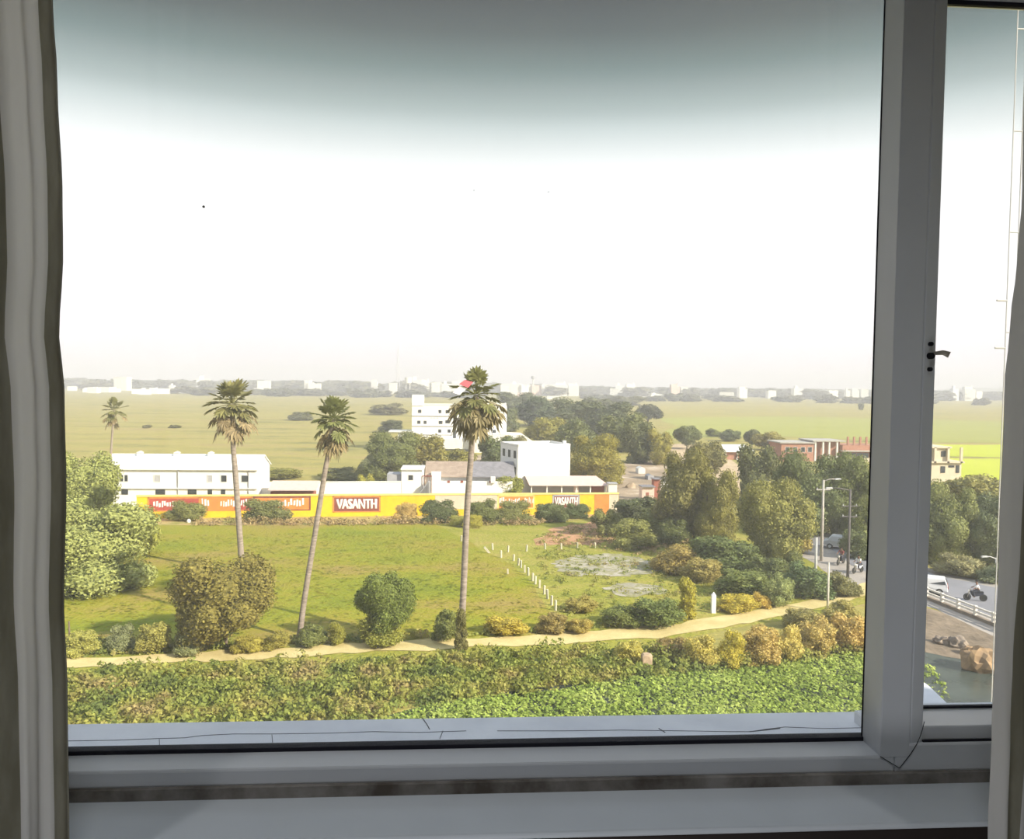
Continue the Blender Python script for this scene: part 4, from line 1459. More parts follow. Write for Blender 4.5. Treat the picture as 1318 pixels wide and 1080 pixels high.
tag(ub, 'unfinished red brick building with bare columns on its roof', 'building')
# beige concrete shell
p = gp(1215, 621)
cb = empty('concrete_building', p)
X = lambda q: px2x(p, q)
Z = lambda q: top_z(p, q)
b = MB().box(X(1160), X(1221), 0.5, 8, 0, Z(577))
b.box(X(1221), X(1241), 0.5, 8, 0, Z(596))
part(b, 'wall', M['cream'], cb)
b = MB()
b.box(X(1158), X(1243), 0, 8.3, Z(596), Z(594))
b.box(X(1158), X(1226), 0, 8.3, Z(577), Z(575))
part(b, 'floor_slab', M['cream'], cb)
for q in (1205, 1222, 1239):
    MB().box(X(q) - .22, X(q) + .22, 0, 0.4, Z(596), Z(576)).build('column', M['cream'], cb)
for q, t, h, w in ((1217, 588, 1.1, 0.9), (1206, 588, 1.1, 0.6), (1217, 609, 1.3, 0.9), (1236, 609, 1.5, 0.7), (1228, 602, 0.4, 1.2)):
    MB().box(X(q) - w / 2, X(q) + w / 2, 0.42, 0.52, Z(t), Z(t) + h).build('opening', M['pane'], cb)
tag(cb, 'beige unfinished concrete building seen in the right pane', 'building')

# ---------------------------------------------------------------- the yellow advertising wall
A, B_ = gp(176, 667.5), gp(796, 662)
aw = empty('advertising_wall', A, math.atan2(B_.y - A.y, B_.x - A.x))
LW = (B_ - A).length
HW = 2.85
MB().box(0, LW, 0, 0.23, 0, HW).build('wall_panel', M['yellow'], aw)
MB().box(-0.05, LW + 0.05, -0.08, 0.3, HW, HW + 0.22).build('coping', M['yellowpale'], aw)


def wx(px):
    lo, hi = -5.0, LW + 5
    ang = math.atan2(B_.y - A.y, B_.x - A.x)
    for _ in range(40):
        m = (lo + hi) / 2
        q = Vector((A.x + m * math.cos(ang), A.y + m * math.sin(ang), 1.5)) - EYE
        c = CAMROT.transposed() @ q
        x = W / 2 + F * c.x / -c.z
        if x < px:
            lo = m
        else:
            hi = m
    return lo


def text_mesh(body):
    cu = bpy.data.curves.new('lettering', 'FONT')
    cu.body = body
    cu.extrude = 0.01
    cu.resolution_u = 3
    o = bpy.data.objects.new('lettering', cu)
    col.objects.link(o)
    dg = bpy.context.evaluated_depsgraph_get()
    me = bpy.data.meshes.new_from_object(o.evaluated_get(dg))
    bpy.data.objects.remove(o)
    xs = [v.co.x for v in me.vertices]
    ys = [v.co.y for v in me.vertices]
    x0, x1, y0, y1 = min(xs), max(xs), min(ys), max(ys)
    for v in me.vertices:
        v.co = ((v.co.x - x0) / (x1 - x0), -v.co.z, (v.co.y - y0) / (y1 - y0))
    me.materials.clear()
    return me


TXT = text_mesh('VASANTH')


def wall_panel(x0, x1, m, border=None, z0=0.05, z1=None, glyphs=None, text=False):
    z1 = z1 or HW - 0.02
    a, b_ = wx(x0), wx(x1)
    o = MB().box(a, b_, -0.02, 0.0, z0, z1).build('painted_panel', M[m], aw)
    if border:
        bo = MB()
        t = 0.22
        bo.box(a, b_, -0.03, -0.02, z1 - t, z1)
        bo.box(a, b_, -0.03, -0.02, z0, z0 + t * 0.6)
        bo.box(a, a + t, -0.03, -0.02, z0, z1)
        bo.box(b_ - t, b_, -0.03, -0.02, z0, z1)
        bo.build('border', M[border], o)
    if text:
        q = link('lettering', TXT.copy(), M['letters'], o)
        q.location = (a + (b_ - a) * 0.09, -0.045, z0 + (z1 - z0) * 0.22)
        q.scale = ((b_ - a) * 0.82, 1, (z1 - z0) * 0.58)
        so = q.modifiers.new('bold', 'SOLIDIFY')
        so.thickness = 0.05
        so.offset = 0
    if glyphs:
        g0, g1, n_, seed = glyphs
        rng = random.Random(seed)
        gm_ = MB()
        ga, gb = wx(g0), wx(g1)
        cell = (gb - ga) / n_
        for i in range(n_ * 3):      # worn-off white brush strokes, unreadable in the photograph
            cx = ga + (i + 0.5) * cell / 3
            hh = (z1 - z0) * rng.uniform(0.28, 0.5)
            zb_ = z0 + (z1 - z0) * rng.uniform(0.28, 0.4)
            hw = cell * rng.uniform(0.06, 0.13)
            sl_ = rng.uniform(-0.06, 0.06)
            gm_.prism([(cx - hw, zb_), (cx + hw, zb_ + 0.05), (cx + hw + sl_, zb_ + hh), (cx - hw + sl_, zb_ + hh - 0.04)], 'y', -0.05, -0.02)
        gm_.build('faded_lettering', M['letters'], o)
    return o


wall_panel(190, 258, 'red', 'orange', 0.9, None, (197, 228, 3, 1))
wall_panel(258, 299, 'orange', None, 0.9, None, (259, 270, 1, 2))
wall_panel(299, 326, 'red', 'orange', 0.9, None, (283, 322, 4, 3))
wall_panel(326, 400, 'orange', 'maroon', 0.9, None, (358, 392, 3, 4))
wall_panel(428, 490, 'maroon', 'orange', 0.6, None, None, True)
wall_panel(560, 640, 'cream', None, 0.9)
wall_panel(640, 688, 'orange', 'yellowpale', 0.9, None, (642, 687, 6, 5))
wall_panel(711, 746, 'maroon', 'palepane', 0.9, None, None, True)
wall_panel(765, 784, 'orange', None, 0.05)
wall_panel(784, 796, 'cream', None, 0.05)
tag(aw, 'long yellow roadside wall painted with lettered panels', 'wall')

# ---------------------------------------------------------------- posts
posts = [(593.6, 697, 8), (634, 708, 9), (645, 718, 10), (653.7, 711, 9), (677.6, 710, 9), (701.6, 707, 8), (722.6, 707, 8), (743, 706, 8), (766, 705, 7),
         (661, 722, 9), (667, 728, 10), (670.5, 731, 10), (675.5, 737, 10), (680, 741, 11), (685.7, 748, 11), (689, 752, 11), (694.5, 757, 11), (700.6, 765, 12), (704.7, 771, 13), (710, 779, 13), (715, 786, 14), (653.7, 739, 7)]
pm_ = MB()
pm_.box(-0.09, 0.09, -0.09, 0.09, -0.05, 0.94)
pm_.add([(-0.09, -0.09, 0.94), (0.09, -0.09, 0.94), (0.09, 0.09, 0.94), (-0.09, 0.09, 0.94), (0, 0, 1.0)], [(0, 1, 4), (1, 2, 4), (2, 3, 4), (3, 0, 4)])
PM = pm_.mesh('fence_post', M['post'])
for i, (px, py, hp) in enumerate(posts):
    o = link('fence_post', PM, None)
    p = gp(px, py)
    o.location = p
    h = hp * depth(p) / F
    o.scale = (0.85, 0.85, h)
    o.rotation_euler = (R.uniform(-.06, .06), R.uniform(-.06, .06), R.uniform(0, 1))
    if i == 0:
        lab = 'whitewashed fence post standing alone just left of the tallest palm trunk'
        g = None
    elif i == 21:
        lab = 'short white peg standing alone inside the grass field'
        g = None
    elif i < 9:
        lab, g = 'whitewashed fence post in the level row towards the red earth', 'fence posts of the level row'
    else:
        lab, g = 'whitewashed fence post in the slanting row down to the path', 'fence posts of the slanting row'
    tag(o, lab, 'post', g)
o = link('fence_post', PM, None)
o.location = gp(630, 712)
o.scale = (1.1, 1.1, 0.9)
o.rotation_euler = (0, -0.7, 0)
tag(o, 'whitewashed fence post leaning over at the corner of the rows', 'post')

p = gp(918, 789)
b = MB()
b.box(-0.17, 0.17, -0.15, 0.15, 0, 1.45)
b.add([(-0.17, -0.15, 1.45), (0.17, -0.15, 1.45), (0.17, 0.15, 1.45), (-0.17, 0.15, 1.45), (0, 0, 1.72)], [(0, 1, 4), (1, 2, 4), (2, 3, 4), (3, 0, 4)])
o = b.build('marker_post', M['white'])
o.location = p
tag(o, 'stout white marker post beside the dirt path', 'post')
p = gp(832, 861)
vs, fs = ico(2)
b = MB().add([(max(-0.32, min(0.32, v.x * 0.5)), max(-0.3, min(0.3, v.y * 0.5)), 0.5 + max(-0.5, min(0.5, v.z * 0.8))) for v in vs], fs)
o = b.build('stone_block', mat('weathered_stone', (0.45, 0.33, 0.22, 1), 0.9, 0.2))
o.location = p
tag(o, 'brown upright stone block between the weeds and the golden bushes', 'stone')
b = MB().add([(v.x * 0.25, v.y * 0.2, max(0, v.z * 0.3 + 0.2)) for v in vs], fs)
o = b.build('white_stone', M['white'])
o.location = gp(243, 673)
tag(o, 'small white stone at the field edge before the left wall bush', 'stone')
p = gp(89, 838)
o = MB().tube([(0, 0, -0.05), (0.03, 0, 1.0), (0, 0, 2.0)], [0.07, 0.06, 0.05], 7).build('wooden_post', M['bark'])
o.location = p
tag(o, 'thin wooden post beside the left curtain edge', 'post')

# ---------------------------------------------------------------- poles by the road
def pole(px, py, top, r, m, label, arm=None, cross=None, name='utility_pole'):
    p = gp(px, py)
    h = top_z(p, top)
    root = empty(name, p)
    MB().tube([(0, 0, -0.1), (0, 0, h * 0.5), (0, 0, h)], [r * 1.25, r, r * 0.8], 9).build('pole', m, root, True)
    if arm:
        MB().tube([(0, 0, h - 0.1), (arm * 0.5, 0, h + 0.12), (arm, 0, h + 0.1)], 0.05, 7).build('lamp_arm', m, root, True)
        MB().prism([(arm - 0.3, h + 0.05), (arm + 0.35, h + 0.08), (arm + 0.3, h + 0.2), (arm - 0.25, h + 0.18)], 'y', -0.12, 0.12).build('lamp_head', M['lamp'], root)
    if cross:
        for z in cross:
            MB().box(-0.75, 0.75, -0.06, 0.06, h - z - 0.05, h - z + 0.05).build('cross_arm', m, root)
            for x in (-0.65, 0.65):
                MB().tube([(x, 0, h - z + 0.05), (x, 0, h - z + 0.22)], [0.05, 0.03], 6).build('insulator', M['lamp'], root)
    tag(root, label, 'pole')
    return root, h


pole(1057, 722, 618, 0.14, M['pole'], 'tall pale lamp pole with arm to the right beside the road', 1.5, (1.0,), 'lamp_pole')
pole(1091, 744, 630, 0.12, M['darkpole'], 'dark lamp pole with arm to the left beside the mullion', -2.1, (1.6, 2.6), 'lamp_pole')
pole(1049, 758, 692, 0.12, mat('white_pole', (0.55, 0.53, 0.48, 1)), 'short white pole in the deep green thicket')
pole(1065, 788, 724, 0.085, mat('thin_white_pole', (0.62, 0.58, 0.5, 1)), 'thin white pole on the verge of the dirt path')
pole(1281, 742, 718, 0.07, M['lamp'], 'small white road sign post beside the right curtain', -1.2, None, 'sign_post')

# lattice mast close to the right pane
p0 = at_y(1309, 200, 9.0)
mroot = empty('antenna_mast', (p0.x, p0.y, 0))
for s in (-0.055, 0.055):
    MB().tube([(s, 0, 0), (s, 0, 25)], 0.007, 6).build('rail', M['mast'], mroot)
bz = at_y(1309, 37, 9.0).z
for k in range(-14, 6):
    MB().tube([(-0.055, 0, bz - 1.18 * k * 0.985), (0.055, 0, bz - 1.18 * k * 0.985)], 0.008, 6).build('rung', M['mast'], mroot)
for py in (387, 448):
    z = at_y(1296, py, 9.0).z
    MB().tube([(-0.18, 0, z), (-0.05, 0, z)], 0.012, 6).build('bracket', M['mast'], mroot)
tag(mroot, 'slender pale ladder mast outside beside the right curtain', 'mast')

# bridge rail and masonry at the road edge
a, b_ = gp(1140, 750), gp(1330, 826)
br = empty('bridge_parapet', a, math.atan2(b_.y - a.y, b_.x - a.x))
L = (b_ - a).length
MB().box(0, L, -0.2, 0.1, -0.3, 0.28).build('kerb', M['masonry'], br)
for z in (0.5, 0.85):
    MB().box(0, L, -0.09, 0.05, z, z + 0.14).build('rail', M['rail'], br)
n = int(L / 1.8)
for i in range(n + 1):
    x = i * L / n
    MB().box(x - 0.1, x + 0.1, -0.13, 0.09, 0.2, 1.05).build('post', M['rail'], br)
tag(br, 'whitewashed two-rail bridge parapet along the near edge of the road', 'parapet')
for i, (px, py, w, h, l) in enumerate(((1232, 832, 30, 14, 'grey brown boulder on the bank below the bridge parapet'), (1262, 862, 50, 32, 'large ochre boulder at the edge of the dark pond'),
                                      (1212, 828, 26, 10, 'low dark boulder on the bank beside the mullion'), (1246, 842, 22, 12, 'small ochre boulder behind the large one'))):
    p = gp(px, py)
    k = depth(p) / F
    b = MB()
    vs3, fs3 = ico(3)
    o3 = Vector((i * 7.1, 2, 3))
    b.add([(v.x * w * k * .5 * (.8 + .45 * noise.noise(v * 1.5 + o3)), v.y * w * k * .5 * (.8 + .4 * noise.noise(v * 1.7 + o3)), max(-.1, (v.z + .35) * h * k * .75 * (.85 + .4 * noise.noise(v * 2 + o3)))) for v in vs3], fs3)
    o = b.build('boulder', M['boulder'] if i % 2 else M['masonry'])
    o.location = p
    tag(o, l, 'boulder')


# ---------------------------------------------------------------- vehicles and riders
def car(px, py, rz, paint, label, L=3.9, Wd=1.65, Hh=1.5, van=False):
    p = gp(px, py)
    root = empty('car', (p.x, p.y, 0.05), rz)
    if van:
        prof = [(-L / 2, 0.35), (-L / 2 + 0.05, 0.95), (-L / 2 + 0.25, Hh), (L * 0.22, Hh), (L * 0.36, 1.0), (L / 2, 0.85), (L / 2, 0.35)]
    else:
        prof = [(-L / 2, 0.4), (-L / 2 + 0.05, 0.9), (-L / 2 + 0.45, 1.0), (-L * 0.28, Hh), (L * 0.12, Hh), (L * 0.27, 0.98), (L / 2 - 0.1, 0.85), (L / 2, 0.5), (L / 2, 0.35)]
    b = MB().prism(prof, 'y', -Wd / 2, Wd / 2)
    for i, v in enumerate(b.v):
        if v[2] > 1.05:
            b.v[i] = (v[0], v[1] * 0.84, v[2])
    bevel(b.build('body', paint, root), 0.08, 3)
    g = MB()
    zs0, zs1 = 0.98, Hh - 0.14
    xr, xf = (-L / 2 + 0.2, L * 0.26) if van else (-L * 0.30, L * 0.17)
    for s in (-1, 1):
        g.add([(xr, s * (Wd / 2 - 0.02), zs0), (xf, s * (Wd / 2 - 0.02), zs0), (xf - 0.3, s * (Wd / 2 * 0.86), zs1), (xr + 0.12, s * (Wd / 2 * 0.86), zs1)], [(0, 1, 2, 3)])
    g.build('side_glass', M['carglass'], root)
    for nm, xa_, xb_ in (('windscreen', (L * 0.37 if van else L * 0.285), (L * 0.235 if van else L * 0.135)), ('rear_glass', -L / 2 - 0.02 if van else -L / 2 + 0.42, -L / 2 + 0.2 if van else -L * 0.285)):
        g = MB().add([(xa_, -Wd / 2 * .85, zs0 + 0.02), (xa_, Wd / 2 * .85, zs0 + 0.02), (xb_, Wd / 2 * .74, zs1 + 0.05), (xb_, -Wd / 2 * .74, zs1 + 0.05)], [(0, 1, 2, 3)])
        g.build(nm, M['carglass'], root)
    for sx in (-0.31, 0.31):
        for sy in (-1, 1):
            w = MB().disc((sx * L, sy * (Wd / 2 - 0.08), 0.31), 0.31, 'y', 0.2, 18).build('wheel', M['tyre'], root)
            MB().disc((sx * L, sy * (Wd / 2 + 0.02), 0.31), 0.17, 'y', 0.03, 12).build('hubcap', M['carsilver'], w)
    for sy in (-0.6, 0.6):
        MB().box(L / 2 - 0.06, L / 2 + 0.02, sy - 0.16, sy + 0.16, 0.62, 0.76).build('headlight', M['letters'], root)
        MB().box(-L / 2 - 0.02, -L / 2 + 0.06, sy - 0.12, sy + 0.12, 0.62, 0.86).build('tail_light', M['red'], root)
    tag(root, label, 'car')
    return root


car(1084, 707, math.radians(-32), M['carsilver'], 'silver car on the road between the lamp poles', 4.0, 1.65, 1.5)
car(1190, 763, math.radians(150), M['carwhite'], 'small white car on the road beside the mullion', 3.6, 1.55, 1.5, True)


def skin_chain(name, pts, edges, rads, m, parent=None):
    me = bpy.data.meshes.new(name)
    me.from_pydata(pts, edges, [])
    o = link(name, me, m, parent)
    sk = o.modifiers.new('skin', 'SKIN')
    sk.use_smooth_shade = True
    for i, r in enumerate(rads):
        me.skin_vertices[0].data[i].radius = (r, r)
    me.skin_vertices[0].data[0].use_root = True
    su = o.modifiers.new('sub', 'SUBSURF')
    su.levels = su.render_levels = 1
    return o


def bike_and_rider(px, py, rz, shirt, bike_m, lab_b, lab_p):
    p = gp(px, py)
    loc = (p.x, p.y, 0.05)
    bk = empty('motorbike', loc, rz)
    for x in (-0.62, 0.62):
        w = MB()
        for k in range(16):
            a0, a1 = 2 * PI * k / 16, 2 * PI * (k + 1) / 16
            w.tube([(x + .26 * math.cos(a0), 0, .3 + .26 * math.sin(a0)), (x + .26 * math.cos(a1), 0, .3 + .26 * math.sin(a1))], 0.05, 6)
        w.disc((x, 0, 0.3), 0.2, 'y', 0.03, 12)
        w.build('wheel', M['tyre'], bk)
    bevel(MB().prism([(-0.6, 0.62), (-0.3, 0.45), (0.15, 0.35), (0.35, 0.55), (0.42, 0.88), (0.15, 0.86), (-0.05, 0.74), (-0.65, 0.78)], 'y', -0.12, 0.12).build('body', bike_m, bk), 0.04, 2)
    bevel(MB().box(-0.62, 0.02, -0.13, 0.13, 0.74, 0.84).build('saddle', M['black'], bk), 0.03, 2)
    MB().tube([(0.62, 0.07, 0.3), (0.42, 0.05, 0.95)], 0.03, 6).tube([(0.62, -0.07, 0.3), (0.42, -0.05, 0.95)], 0.03, 6).build('fork', M['metal'], bk)
    MB().tube([(0.3, -0.34, 1.0), (0.42, 0, 0.96), (0.3, 0.34, 1.0)], 0.022, 6).build('handlebar', M['metal'], bk)
    MB().disc((0.5, 0, 0.86), 0.09, 'x', 0.08, 12).build('headlamp', M['letters'], bk)
    tag(bk, lab_b, 'motorbike')
    pe = empty('person', loc, rz)
    P = [(-0.22, 0, 0.90), (-0.19, 0, 1.12), (-0.12, 0, 1.36), (-0.09, 0, 1.48), (-0.06, 0, 1.56), (-0.05, 0, 1.68)]
    E = [(0, 1), (1, 2), (2, 3), (3, 4), (4, 5)]
    Rr = [0.15, 0.14, 0.16, 0.07, 0.085, 0.09]
    for s in (-1, 1):
        n = len(P)
        P += [(-0.10, s * 0.2, 1.38), (0.05, s * 0.27, 1.16), (0.27, s * 0.33, 1.05)]
        E += [(2, n), (n, n + 1), (n + 1, n + 2)]
        Rr += [0.07, 0.05, 0.04]
        n = len(P)
        P += [(-0.15, s * 0.13, 0.87), (0.22, s * 0.2, 0.78), (0.08, s * 0.2, 0.38), (0.2, s * 0.2, 0.33)]
        E += [(0, n), (n, n + 1), (n + 1, n + 2), (n + 2, n + 3)]
        Rr += [0.1, 0.07, 0.05, 0.045]
    skin_chain('body', P, E, Rr, M['skin'], pe)
    sp = [P[0], P[1], P[2], P[6], P[7], P[13], P[14]]
    skin_chain('shirt', sp, [(0, 1), (1, 2), (2, 3), (3, 4), (2, 5), (5, 6)], [0.165, 0.155, 0.175, 0.085, 0.065, 0.085, 0.065], shirt, pe)
    tp = [(-0.22, 0, 0.88)] + [P[9], P[10], P[11]] + [P[16], P[17], P[18]]
    skin_chain('trousers', tp, [(0, 1), (1, 2), (2, 3), (0, 4), (4, 5), (5, 6)], [0.165, 0.115, 0.085, 0.065, 0.115, 0.085, 0.065], M['trousers'], pe)
    vs_, fs_ = ico(2)
    MB().add([(-0.065 + v.x * 0.105, v.y * 0.1, 1.70 + max(v.z, -0.3) * 0.105) for v in vs_], fs_).build('hair', M['hair'], pe, True)
    tag(pe, lab_p, 'person')


bike_and_rider(1082, 727, math.radians(-140), M['shirt_red'], M['black'], 'dark motorbike on the road before the silver car', 'person in dark red shirt riding a motorbike before the silver car')
bike_and_rider(1104, 738, math.radians(-150), M['shirt_white'], M['carwhite'], 'pale scooter on the road close to the mullion', 'person in white riding the pale scooter close to the mullion')
bike_and_rider(1255, 774, math.radians(160), M['shirt_white'], M['trousers'], 'dark blue motorbike on the road in the right pane', 'person in white shirt riding the motorbike in the right pane')

# ---------------------------------------------------------------- far town
def town_mesh(seed, kind):
    rng = random.Random(seed)
    b = MB()
    b.box(-.5, .5, -.5, .5, 0, 1)
    b.box(-.52, .52, -.52, .52, 0.97, 1.04)
    if kind == 1:
        b.box(-.3, 0.0, -.2, .3, 1, 1.3)
    if kind == 2:
        b.box(-.5, .1, -.4, .4, 1, 1.25)
        b.box(.2, .35, -.1, .1, 1, 1.35)
    for r in (0.2, 0.6):
        for i in range(4):
            x = -.38 + i * .25
            b.box(x - .05, x + .05, -.53, -.5, r, r + .18)
    return b.mesh('town_building', M['white'])


TM = [town_mesh(i, i) for i in range(3)]
TM2 = []
for me in TM:
    m2 = me.copy()
    m2.materials.clear()
    m2.materials.append(M['pale_pink'])
    TM2.append(m2)
town = [(93, 501, 9, 7), (112, 503, 8, 5), (121, 504, 12, 8), (135, 503, 16, 9), (149, 503, 10, 6), (158, 488, 16, 4), (176, 505, 10, 8), (187, 506, 12, 9), (199, 505, 10, 8), (212, 505, 12, 9), (222, 504, 5, 15),
        (232, 504, 14, 6), (245, 504, 10, 4), (262, 493, 14, 9), (268, 504, 10, 7), (340, 493, 14, 5), (336, 503, 14, 6), (398, 497, 10, 8), (405, 496, 14, 4), (455, 506, 8, 6), (482, 495, 7, 5), (506, 496, 9, 5),
        (536, 494, 14, 8), (548, 495, 10, 5), (562, 496, 12, 6), (575, 498, 12, 7), (588, 497, 10, 6), (652, 499, 14, 8), (664, 500, 14, 10), (678, 501, 16, 10), (692, 501, 16, 9), (706, 500, 18, 9), (722, 500, 14, 8), (674, 509, 14, 7),
        (712, 512, 16, 4), (738, 500, 12, 6), (790, 505, 9, 9), (797, 500, 9, 6), (812, 500, 12, 5), (828, 508, 10, 8), (843, 509, 14, 4), (868, 501, 10, 6), (880, 501, 8, 5), (935, 507, 16, 4), (955, 503, 10, 4), (992, 505, 10, 4), (1026, 503, 12, 5),
        (1056, 507, 12, 5), (1070, 506, 12, 6), (1090, 506, 5, 6), (1100, 506, 8, 6), (1112, 504, 8, 5), (1228, 503, 8, 4), (1246, 504, 12, 5), (1258, 506, 8, 4)]
for i, (px, py, w, h) in enumerate(town):
    hh = hor(px)
    base = max(py + 2, hh + 13)
    p = gp(px, base)
    k = depth(p) / F
    pink = i in (33, 30, 41)
    o = link('town_building', (TM2 if pink else TM)[(i * 7) % 3 if w < 15 else 0], None)
    o.location = p
    o.rotation_euler = (0, 0, R.uniform(-.25, .25))
    o.scale = (w * k * 1.1, max(8, w * k * 0.7), top_z(p, py - h * 0.5))
    side = 'left of the leftmost tall palm' if px < 270 else ('between leftmost tall palm and tall white building' if px < 520 else ('behind the tallest palm' if px < 645 else ('above the avenue trees' if px < 800 else ('beyond the right green field' if px < 1120 else 'in the right pane'))))
    tag(o, ('pale pink' if pink else 'small white') + ' town building on the horizon ' + side, 'building', 'town buildings ' + side + (' in pink' if pink else ''))

fw = random.Random(77)
for row, (off, hh_, step, wlo, whi) in enumerate(((17, 7, 13, 22, 42), (12, 6.0, 13, 26, 50), (10, 5.0, 12, 30, 56))):
    px = 40 + row * 5
    while px < 1320:
        w = fw.uniform(wlo, whi)
        hz_ = hor(px)
        o_ = off + fw.uniform(-1.0, 1.5)
        skip = fw.random() < ((0.35 if 280 < px < 640 else 0.8), 0.35, 0.1)[row]
        if not skip:
            base = hz_ + o_
            top = hz_ - ((fw.uniform(0.2, 1.0) * hh_) * (0.35 if px > 700 else 1.0) if row else fw.uniform(-10, -4))
            side = 'left of the tallest palm' if px < 600 else ('right of the tallest palm' if px < 1120 else 'in the right pane')
            dist = ('nearest row', 'middle row', 'farthest row')[row]
            c = fw.choice(((0.10, 0.11, 0.07), (0.085, 0.10, 0.065), (0.12, 0.125, 0.08)))
            o = link('distant_tree', crown('bush', 2, fw.randint(0, 3)), None)
            p = gp(px, base)
            k = depth(p) / F
            o.location = (p.x, p.y, 0)
            o.rotation_euler = (0, 0, fw.uniform(0, 6.28))
            o.scale = (w * k, w * k * 0.6 if False else w * k, top_z(p, top))
            o.color = C3(c)
            tag(o, 'hazy dark tree in the %s of the horizon woods, %s' % (dist, side), 'tree', 'horizon woods %s %s' % (dist, side))
        px += step * fw.uniform(0.7, 1.3)

# transmission tower on the horizon
p = gp(512, 507)
k = depth(p) / F
tw = empty('transmission_tower', p)
ht = top_z(p, 447)
b = MB()
n = 9
for s in ((-1, -1), (1, -1), (1, 1), (-1, 1)):
    b.tube([(s[0] * 4.0, s[1] * 4.0, 0), (s[0] * 0.4, s[1] * 0.4, ht)], 0.32, 4)
for i in range(n):
    z0, z1 = ht * i / n, ht * (i + 1) / n
    r0, r1 = 4 - 3.6 * i / n, 4 - 3.6 * (i + 1) / n
    for (ax, ay), (bx_, by) in (((-1, -1), (1, -1)), ((1, -1), (1, 1)), ((1, 1), (-1, 1)), ((-1, 1), (-1, -1))):
        b.tube([(ax * r0, ay * r0, z0), (bx_ * r1, by * r1, z1)], 0.18, 4)
        b.tube([(ax * r1, ay * r1, z1), (bx_ * r1, by * r1, z1)], 0.18, 4)
b.build('lattice', M['mast'], tw)
MB().tube([(0, 0, ht - 0.5), (0, 0, ht + 6)], 0.2, 5).build('aerial', M['mast'], tw)
tag(tw, 'faint lattice tower on the horizon left of the tallest palm', 'tower')
p = gp(525, 512)
k = depth(p) / F
wt = empty('water_tower', p)
ht = top_z(p, 486)
b = MB().disc((0, 0, ht * 0.86), 4.5 * k, 'z', ht * 0.28, 16)
b.build('tank', M['white2'], wt)
for a in (0.8, 2.4, 4.0, 5.5):
    MB().tube([(3.5 * k * math.cos(a), 3.5 * k * math.sin(a), 0), (3.5 * k * math.cos(a), 3.5 * k * math.sin(a), ht * 0.75)], 0.4 * k, 6).build('leg', M['white2'], wt)
tag(wt, 'pale water tower just above the stair tower of the tall white building', 'tower')
p = gp(686, 508)
k = depth(p) / F
wt = empty('water_tower', p)
ht = top_z(p, 484)
MB().disc((0, 0, ht * 0.92), 2.6 * k, 'z', ht * 0.16, 14).build('tank', M['grey'], wt)
MB().tube([(0, 0, 0), (0, 0, ht * 0.86)], [1.3 * k, 0.9 * k], 10).build('shaft', M['white2'], wt)
tag(wt, 'small grey water tower above the town right of the tallest palm', 'tower')

# pale hill beyond the right fields
b = MB()
vs3, fs3 = ico(3)
p = gp(1300, hor(1300) + 5)
b.add([(v.x * 420, v.y * 150, max(-1, v.z) * 34 * (1 + .25 * noise.noise(v * 3))) for v in vs3], fs3)
o = b.build('hill', mat('hill_scrub', (0.14, 0.15, 0.09, 1), 0.95, 0.2, 0.02), None, True)
o.location = (p.x, p.y, 0)
structure(o)

# ---------------------------------------------------------------- haze
hz = MB().box(-2600, 2600, 12, 3000, 0.5, 70)
hm = bpy.data.materials.new('haze')
hm.use_nodes = True
nt = hm.node_tree
nt.nodes.clear()
out = nt.nodes.new('ShaderNodeOutputMaterial')
vs_ = nt.nodes.new('ShaderNodeVolumeScatter')
vs_.inputs['Color'].default_value = (0.95, 0.95, 1.0, 1)
vs_.inputs['Density'].default_value = 0.00062
vs_.inputs['Anisotropy'].default_value = 0.0
nt.links.new(vs_.outputs[0], out.inputs['Volume'])
ho = hz.build('haze', hm)
ho['kind'] = 'structure'
tag(ho, 'thin bright haze hanging over the fields and the town', 'haze')

# ---------------------------------------------------------------- sky and light
wld = bpy.data.worlds.new('sky')
scn.world = wld
wld.use_nodes = True
nt = wld.node_tree
bg = nt.nodes['Background']
tc = nt.nodes.new('ShaderNodeTexCoord')
sx = nt.nodes.new('ShaderNodeSeparateXYZ')
nt.links.new(tc.outputs['Generated'], sx.inputs[0])
mr = nt.nodes.new('ShaderNodeMapRange')
mr.inputs['From Min'].default_value = -0.2
mr.inputs['From Max'].default_value = 1.0
nt.links.new(sx.outputs['Z'], mr.inputs['Value'])
q = lambda z: (z + 0.2) / 1.2
rp = ramp(nt, [(q(-0.05), (0.35, 0.35, 0.30, 1)), (q(0.0), (1.05, 0.97, 1.02, 1)), (q(0.05), (1.15, 1.06, 1.12, 1)), (q(0.12), (1.25, 1.2, 1.25, 1)), (q(0.26), (1.05, 1.07, 1.07, 1)),
               (q(0.30), (0.66, 0.74, 0.74, 1)), (q(0.318), (0.46, 0.54, 0.54, 1)), (q(0.36), (0.205, 0.275, 0.275, 1)), (q(0.395), (0.105, 0.135, 0.142, 1)), (q(0.44), (0.05, 0.06, 0.072, 1)), (q(0.47), (0.06, 0.07, 0.09, 1)), (q(0.66), (0.70, 0.80, 0.95, 1)), (q(1.0), (1.15, 1.3, 1.5, 1))])
nt.links.new(mr.outputs[0], rp.inputs[0])
nt.links.new(rp.outputs[0], bg.inputs['Color'])
bg.inputs['Strength'].default_value = 0.80

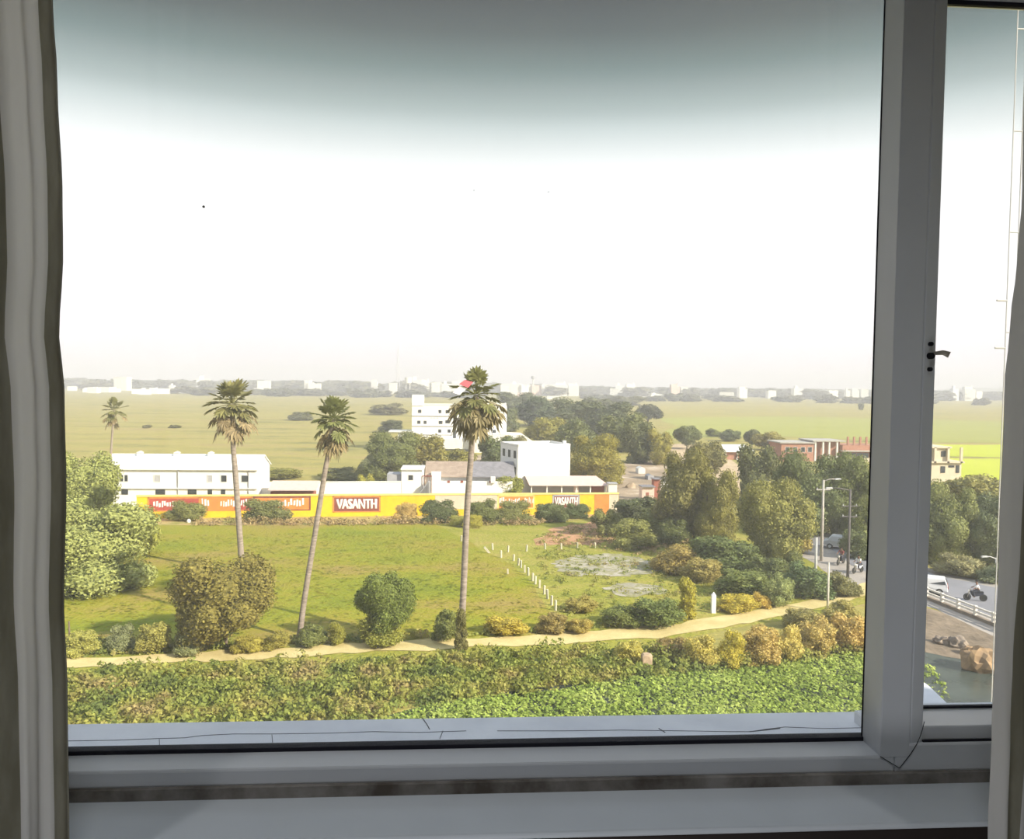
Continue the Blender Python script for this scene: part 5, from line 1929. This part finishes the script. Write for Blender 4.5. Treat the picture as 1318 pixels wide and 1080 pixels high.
sd = bpy.data.lights.new('sun', 'SUN')
sd.energy = 7.0
sd.angle = math.radians(1.2)
sd.color = (1.0, 0.90, 0.74)
so = bpy.data.objects.new('sun', sd)
dirv = Vector((-0.72, 0.50, -0.50)).normalized()
so.rotation_euler = dirv.to_track_quat('-Z', 'Y').to_euler()
so.location = (60, -40, 60)
col.objects.link(so)

for lx, en in ((0.05, 11), (-0.1, 11)):     # two unseen spots added to brighten the frame and sill
    ld = bpy.data.lights.new('added_fill_spot', 'SPOT')
    ld.energy = en
    ld.spot_size = math.radians(72)
    ld.spot_blend = 1.0
    ld.shadow_soft_size = 0.10
    ld.color = (0.93, 0.97, 1.0)
    lo = bpy.data.objects.new('added_fill_spot', ld)
    lo.location = (lx, 0.0, ZC - 0.1)
    lo.rotation_euler = (Vector((lx, 0.85, 17.2)) - Vector(lo.location)).to_track_quat('-Z', 'Y').to_euler()
    col.objects.link(lo)

for lx, tx, tz, en in ((-0.95, -0.72, 17.9, 15), (1.0, 0.72, 17.7, 9)):     # out-of-view spots added to brighten the curtains
    ld = bpy.data.lights.new('added_fill_spot', 'SPOT')
    ld.energy = en
    ld.spot_size = math.radians(50)
    ld.spot_blend = 1.0
    ld.shadow_soft_size = 0.08
    ld.color = (1.0, 0.98, 0.95)
    lo = bpy.data.objects.new('added_fill_spot', ld)
    lo.location = (lx, -0.25, ZC - 0.1)
    lo.rotation_euler = (Vector((tx, 0.80, tz)) - Vector(lo.location)).to_track_quat('-Z', 'Y').to_euler()
    col.objects.link(lo)
ld = bpy.data.lights.new('added_fill_point', 'POINT')     # unseen low light added to lift the window frame
ld.energy = 6
ld.shadow_soft_size = 0.12
ld.color = (0.95, 0.97, 1.0)
lo = bpy.data.objects.new('added_fill_point', ld)
lo.location = (0.05, 0.25, ZF + 0.3)
col.objects.link(lo)

# ---------------------------------------------------------------- colour management
scn.view_settings.view_transform = 'Standard'
scn.view_settings.look = 'None'
scn.view_settings.gamma = 1.0
scn.view_settings.use_curve_mapping = False
scn.view_settings.exposure = 0.45
cy = scn.cycles
cy.use_denoising = True
cy.max_bounces = 8
cy.diffuse_bounces = 3
cy.glossy_bounces = 2
cy.transparent_max_bounces = 12
cy.volume_bounces = 0
cy.sample_clamp_indirect = 4
